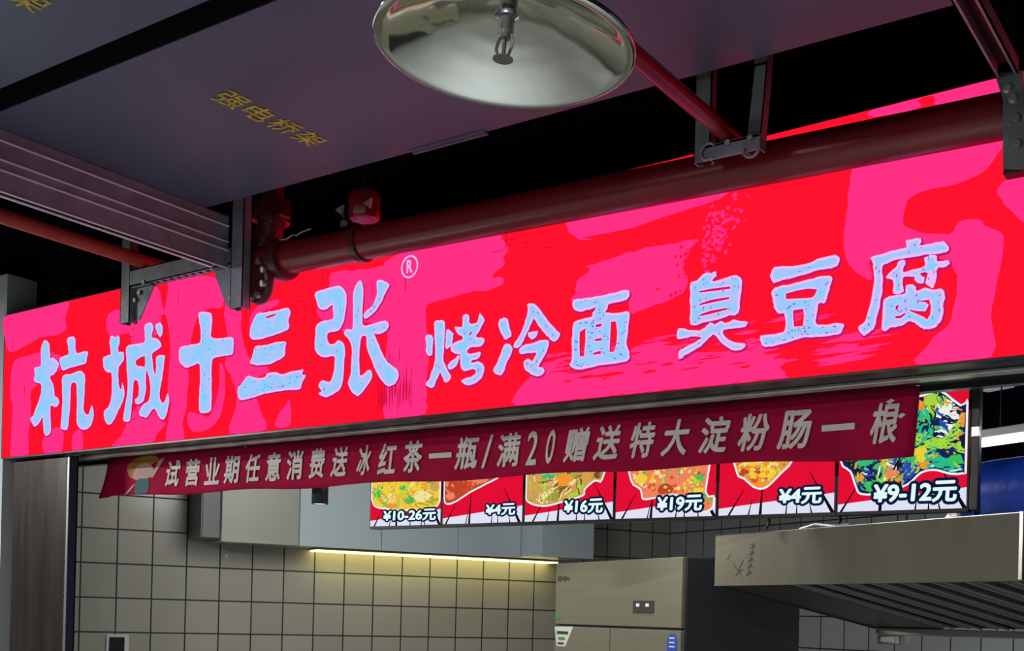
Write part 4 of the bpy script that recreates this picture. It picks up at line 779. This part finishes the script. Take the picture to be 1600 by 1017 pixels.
# refrigerator
f = kempty('refrigerator', (-4.62, 3.4, 0), 'tall steel four door refrigerator with a charcoal side, behind the hood', 'refrigerator')
m = MB(); m.box((-5.160, 3.095, 0.06), (-4.078, 3.754, 1.880), 'fridge_side', .004); sub(f, m.build('body'))
m = MB(); m.box((-5.158, 3.071, 1.566), (-4.080, 3.094, 1.880), 'fridge_steel', .004); sub(f, m.build('top_panel'))
for (u0, u1, z0, z1) in ((-5.158, -4.646, .82, 1.556), (-4.638, -4.080, .82, 1.556), (-5.158, -4.646, .10, .81), (-4.638, -4.080, .10, .81)):
    m = MB(); m.box((u0, 3.071, z0), (u1, 3.094, z1), 'fridge_steel', .004); dr = sub(f, m.build('door'))
    hu = u1 - .03 if u0 < -5 else u0 + .02
    m = MB(); m.box((hu - .008, 3.056, z0 + .08), (hu + .008, 3.072, z0 + .42), 'black_metal', .002); sub2(dr, m.build('handle'))
m = MB(); m.box((-4.447, 3.066, 1.632), (-4.282, 3.073, 1.688), 'marker', .002)
td = sub(f, m.build('temperature_display'))
for u in (-4.405, -4.330):
    m = MB(); m.box((u - .012, 3.0645, 1.660), (u + .012, 3.0665, 1.674), 'led_white'); sub2(td, m.build('digits'))
m = MB()
r5 = random.Random(9)
for k in range(9):     # the maker's small faded emblem, read only as dark strokes
    u = -5.135 + k * .013; m.box((u, 3.069, 1.785 + r5.uniform(0, .012)), (u + .007, 3.0715, 1.800 + r5.uniform(.004, .022)), 'marker')
sub(f, m.build('badge'))
m = MB(); m.prism([(-5.155, 1.552), (-4.972, 1.556), (-5.045, 1.452), (-5.13, 1.452)], 1, 3.0685, 3.0705, 'paper'); m.box((-5.13, 3.0675, 1.515), (-5.02, 3.0685, 1.530), 'marker'); m.box((-5.115, 3.0675, 1.485), (-5.05, 3.0685, 1.50), 'green'); m.box((-5.12, 3.0675, 1.462), (-5.06, 3.0685, 1.473), 'marker'); o = sub(f, m.build('sticker')); o['label'] = 'white notched paper sticker with dark and green print'
m = MB(); m.box((-5.150, 3.0685, 1.590), (-5.105, 3.0705, 1.612), 'green'); o = sub(f, m.build('sticker')); o['label'] = 'tiny green sticker'
m = MB(); m.prism([(-4.176, 1.40), (-4.103, 1.40), (-4.103, 1.515), (-4.118, 1.540), (-4.160, 1.540), (-4.176, 1.515)], 1, 3.0685, 3.0705, 'blue')
for z in (1.525, 1.505, 1.487): m.box((-4.16, 3.0675, z - .006), (-4.12, 3.0685, z), 'white')
o = sub(f, m.build('sticker')); o['label'] = 'rounded blue energy sticker'


# exhaust hood
HU0, HU1 = -3.732, -2.285
hd = kempty('exhaust_hood', (-3.0, 3.4, 1.56), 'large stainless exhaust hood with slanted dark baffles at the lower right', 'hood')
m = MB()
m.box((HU0, 2.972, 1.750), (HU1, 2.985, 1.950), 'hood_steel', .002); m.box((HU0, 2.972, 1.745), (HU1, 3.02, 1.752), 'hood_steel')
m.box((HU0, 2.972, 1.946), (HU1, 3.90, 1.950), 'steel')
m.box((HU1 - .012, 2.968, 1.748), (HU1, 2.975, 1.951), 'steel')
sub(hd, m.build('front_panel'))
for u in (HU0, HU1 - .004):
    m = MB(); m.prism([(2.975, 1.748), (3.88, 1.585), (3.90, 1.60), (3.90, 1.95), (2.975, 1.95)], 0, u, u + .004, 'steel_dark'); sub(hd, m.build('side_panel'))
m = MB()
m.prism([(3.0, 1.752), (3.88, 1.592), (3.88, 1.600), (3.0, 1.762)], 0, HU0 + .004, -3.36, 'steel_dark'); sub(hd, m.build('blank_panel'))
m = MB(); m.box((HU0 + .004, 3.885, 1.60), (HU1, 3.90, 1.95), 'steel_dark'); sub(hd, m.build('back_panel'))
n = 8; du = (HU1 - .01 + 3.36) / n
for k in range(n):
    u = -3.36 + k * du
    m = MB()
    m.prism([(3.01, 1.757), (3.87, 1.600), (3.87, 1.606), (3.01, 1.763)], 0, u + du * .06, u + du * .50, 'baffle')
    for e in (.06, .44):
        m.prism([(3.01, 1.752), (3.87, 1.595), (3.87, 1.606), (3.01, 1.763)], 0, u + du * e, u + du * (e + .05), 'baffle_edge')
    sub(hd, m.build('baffle'))
m = MB(); m.prism([(3.01, 1.785), (3.87, 1.630), (3.87, 1.634), (3.01, 1.790)], 0, -3.36, HU1 - .01, 'black_metal'); sub(hd, m.build('gap_backing'))  # black sheet behind the slats, painting the shade in their gaps
m = MB(); m.box((HU0 + .02, 3.862, 1.562), (HU1, 3.905, 1.592), 'steel', .003); sub(hd, m.build('drip_tray'))
m = MB(); m.box((-3.715, 3.872, 1.520), (-3.585, 3.94, 1.560), 'steel', .004); m.box((-3.69, 3.870, 1.530), (-3.61, 3.874, 1.552), 'paper'); sub(hd, m.build('grease_cup'))
m = MB()   # scribbled marker strokes on the front
def stroke(pts, w=.004):
    for (a, b2) in zip(pts, pts[1:]):
        a = Vector(a); b2 = Vector(b2); t = (b2 - a).normalized(); nn = Vector((-t.y, t.x)) * w / 2
        m.poly([(q.x, 2.9712, q.y) for q in (a + nn, b2 + nn, b2 - nn, a - nn)], 'marker')
stroke([(-3.615, 1.835), (-3.585, 1.80), (-3.555, 1.845)]); stroke([(-3.60, 1.785), (-3.555, 1.81)]); stroke([(-3.58, 1.815), (-3.56, 1.775)], .003)
stroke([(-3.655, 1.85), (-3.64, 1.86), (-3.635, 1.875)], .003)
sub(hd, m.build('marker_scribble')); m = MB()
for k in range(5):
    z = 1.785 + k * .026; stroke([(-3.535 + k * .004, z), (-3.505 + k * .004, z + .014)], .004); stroke([(-3.53 + k * .004, z + .016), (-3.50 + k * .004, z + .002)], .003); stroke([(-3.522 + k * .005, z - .004), (-3.515 + k * .005, z + .022)], .003)
sub(hd, m.build('marker_writing'))
for (u, v) in ((-3.45, 3.75), (-2.6, 3.75)):
    m = MB(); m.tube([(u, v, 1.95), (u, v, 2.9)], .006, 'steel_dark', 8); sub(hd, m.build('hanging_rod'))
m = MB(); m.tube([(-3.30, 3.03, 1.957), (-3.22, 3.03, 1.970), (-3.12, 3.02, 1.957), (-3.02, 3.0, 1.957)], .005, 'white', 8); tag(m.build('cable_tie'), 'short white cable lying on the front edge of the hood', 'cable').rotation_euler = (0, 0, KROT)

# blue wrapped duct and its foil collar on the hood
dk = kempty('ventilation_duct', (-2.6, 3.55, 1.96), 'blue film wrapped round duct lying on top of the hood', 'duct')
m = MB(); path = [(-2.885, 3.50, 2.082), (-2.80, 3.50, 2.082), (-2.72, 3.50, 2.080), (-2.25, 3.50, 2.08)]
m.tube(path, [.118, .124, .126, .126], 'duct', 36); sub(dk, m.build('duct_run', smooth=40))
m = MB(); m.lathe([(.128, 0), (.130, .03), (.127, .06)], (-2.565, 3.5, 2.08), (1, 0, 0), 'steel', 36); sub(dk, m.build('joint_ring', smooth=40))
m = MB(); m.tube([(-3.02, 3.44, 1.968), (-2.98, 3.455, 1.985), (-2.94, 3.47, 2.015), (-2.90, 3.49, 2.05), (-2.883, 3.50, 2.075)], [.014, .026, .050, .085, .112], 'foil', 18); sub(dk, m.build('foil_collar', smooth=30))
# tube lamp over the hood
tl = kempty('tube_lamp', (-2.7, 3.816, 2.34), 'bright white tube lamp hanging over the blue duct at the right edge', 'lamp')
m = MB(); m.box((-3.165, 3.80, 2.352), (-2.0, 3.835, 2.385), 'white', .003); sub(tl, m.build('housing'))
m = MB(); m.tube([(-3.158, 3.816, 2.335), (-2.02, 3.816, 2.335)], .017, 'tube', 16); sub(tl, m.build('tube', smooth=40))
for u in (-3.05, -2.15):
    m = MB(); m.tube([(u, 3.816, 2.385), (u, 3.816, 2.899)], .003, 'steel_dark', 6); sub(tl, m.build('suspension_wire'))
sl = kempty('ceiling_strip_lamp', (-4.1, 5.05, 2.85), 'small dim strip lamp in the dark behind the bracket, top right of the kitchen', 'lamp')
m = MB(); m.box((-4.18, 5.04, 2.855), (-4.00, 5.12, 2.899), 'black_metal'); sub(sl, m.build('housing'))
m = MB(); m.box((-4.17, 5.045, 2.850), (-4.01, 5.115, 2.855), 'dim_lamp'); sub(sl, m.build('diffuser'))

# outlet and hook on the tiled wall
ot = kempty('wall_outlet', (-7.18, 1.24, 1.25), 'dark outlet box with a white rim on the tiled wall, bottom left', 'outlet')
m = MB(); m.box((-7.187, 1.175, 1.24), (-7.172, 1.305, 1.432), 'white', .004); sub(ot, m.build('rim'))
m = MB(); m.box((-7.173, 1.192, 1.255), (-7.160, 1.278, 1.416), 'outlet_dark', .003); sub(ot, m.build('socket_face'))
hk = kempty('wall_hook', (-7.18, 1.88, 1.915), 'tiny white hook stuck on the tiled wall under the grey box', 'hook')
m = MB(); m.lathe([(.001, 0), (.010, 0), (.010, .003), (.001, .004)], (-7.187, 1.880, 1.932), (1, 0, 0), 'white', 16); sub(hk, m.build('pad'))
m = MB(); m.tube([(-7.183, 1.880, 1.936), (-7.180, 1.880, 1.915), (-7.172, 1.880, 1.907), (-7.166, 1.880, 1.916)], .004, 'white', 8); sub(hk, m.build('hook_arm'))

for o in list(scene.objects):
    if o.get('_k') is not None: del o['_k']
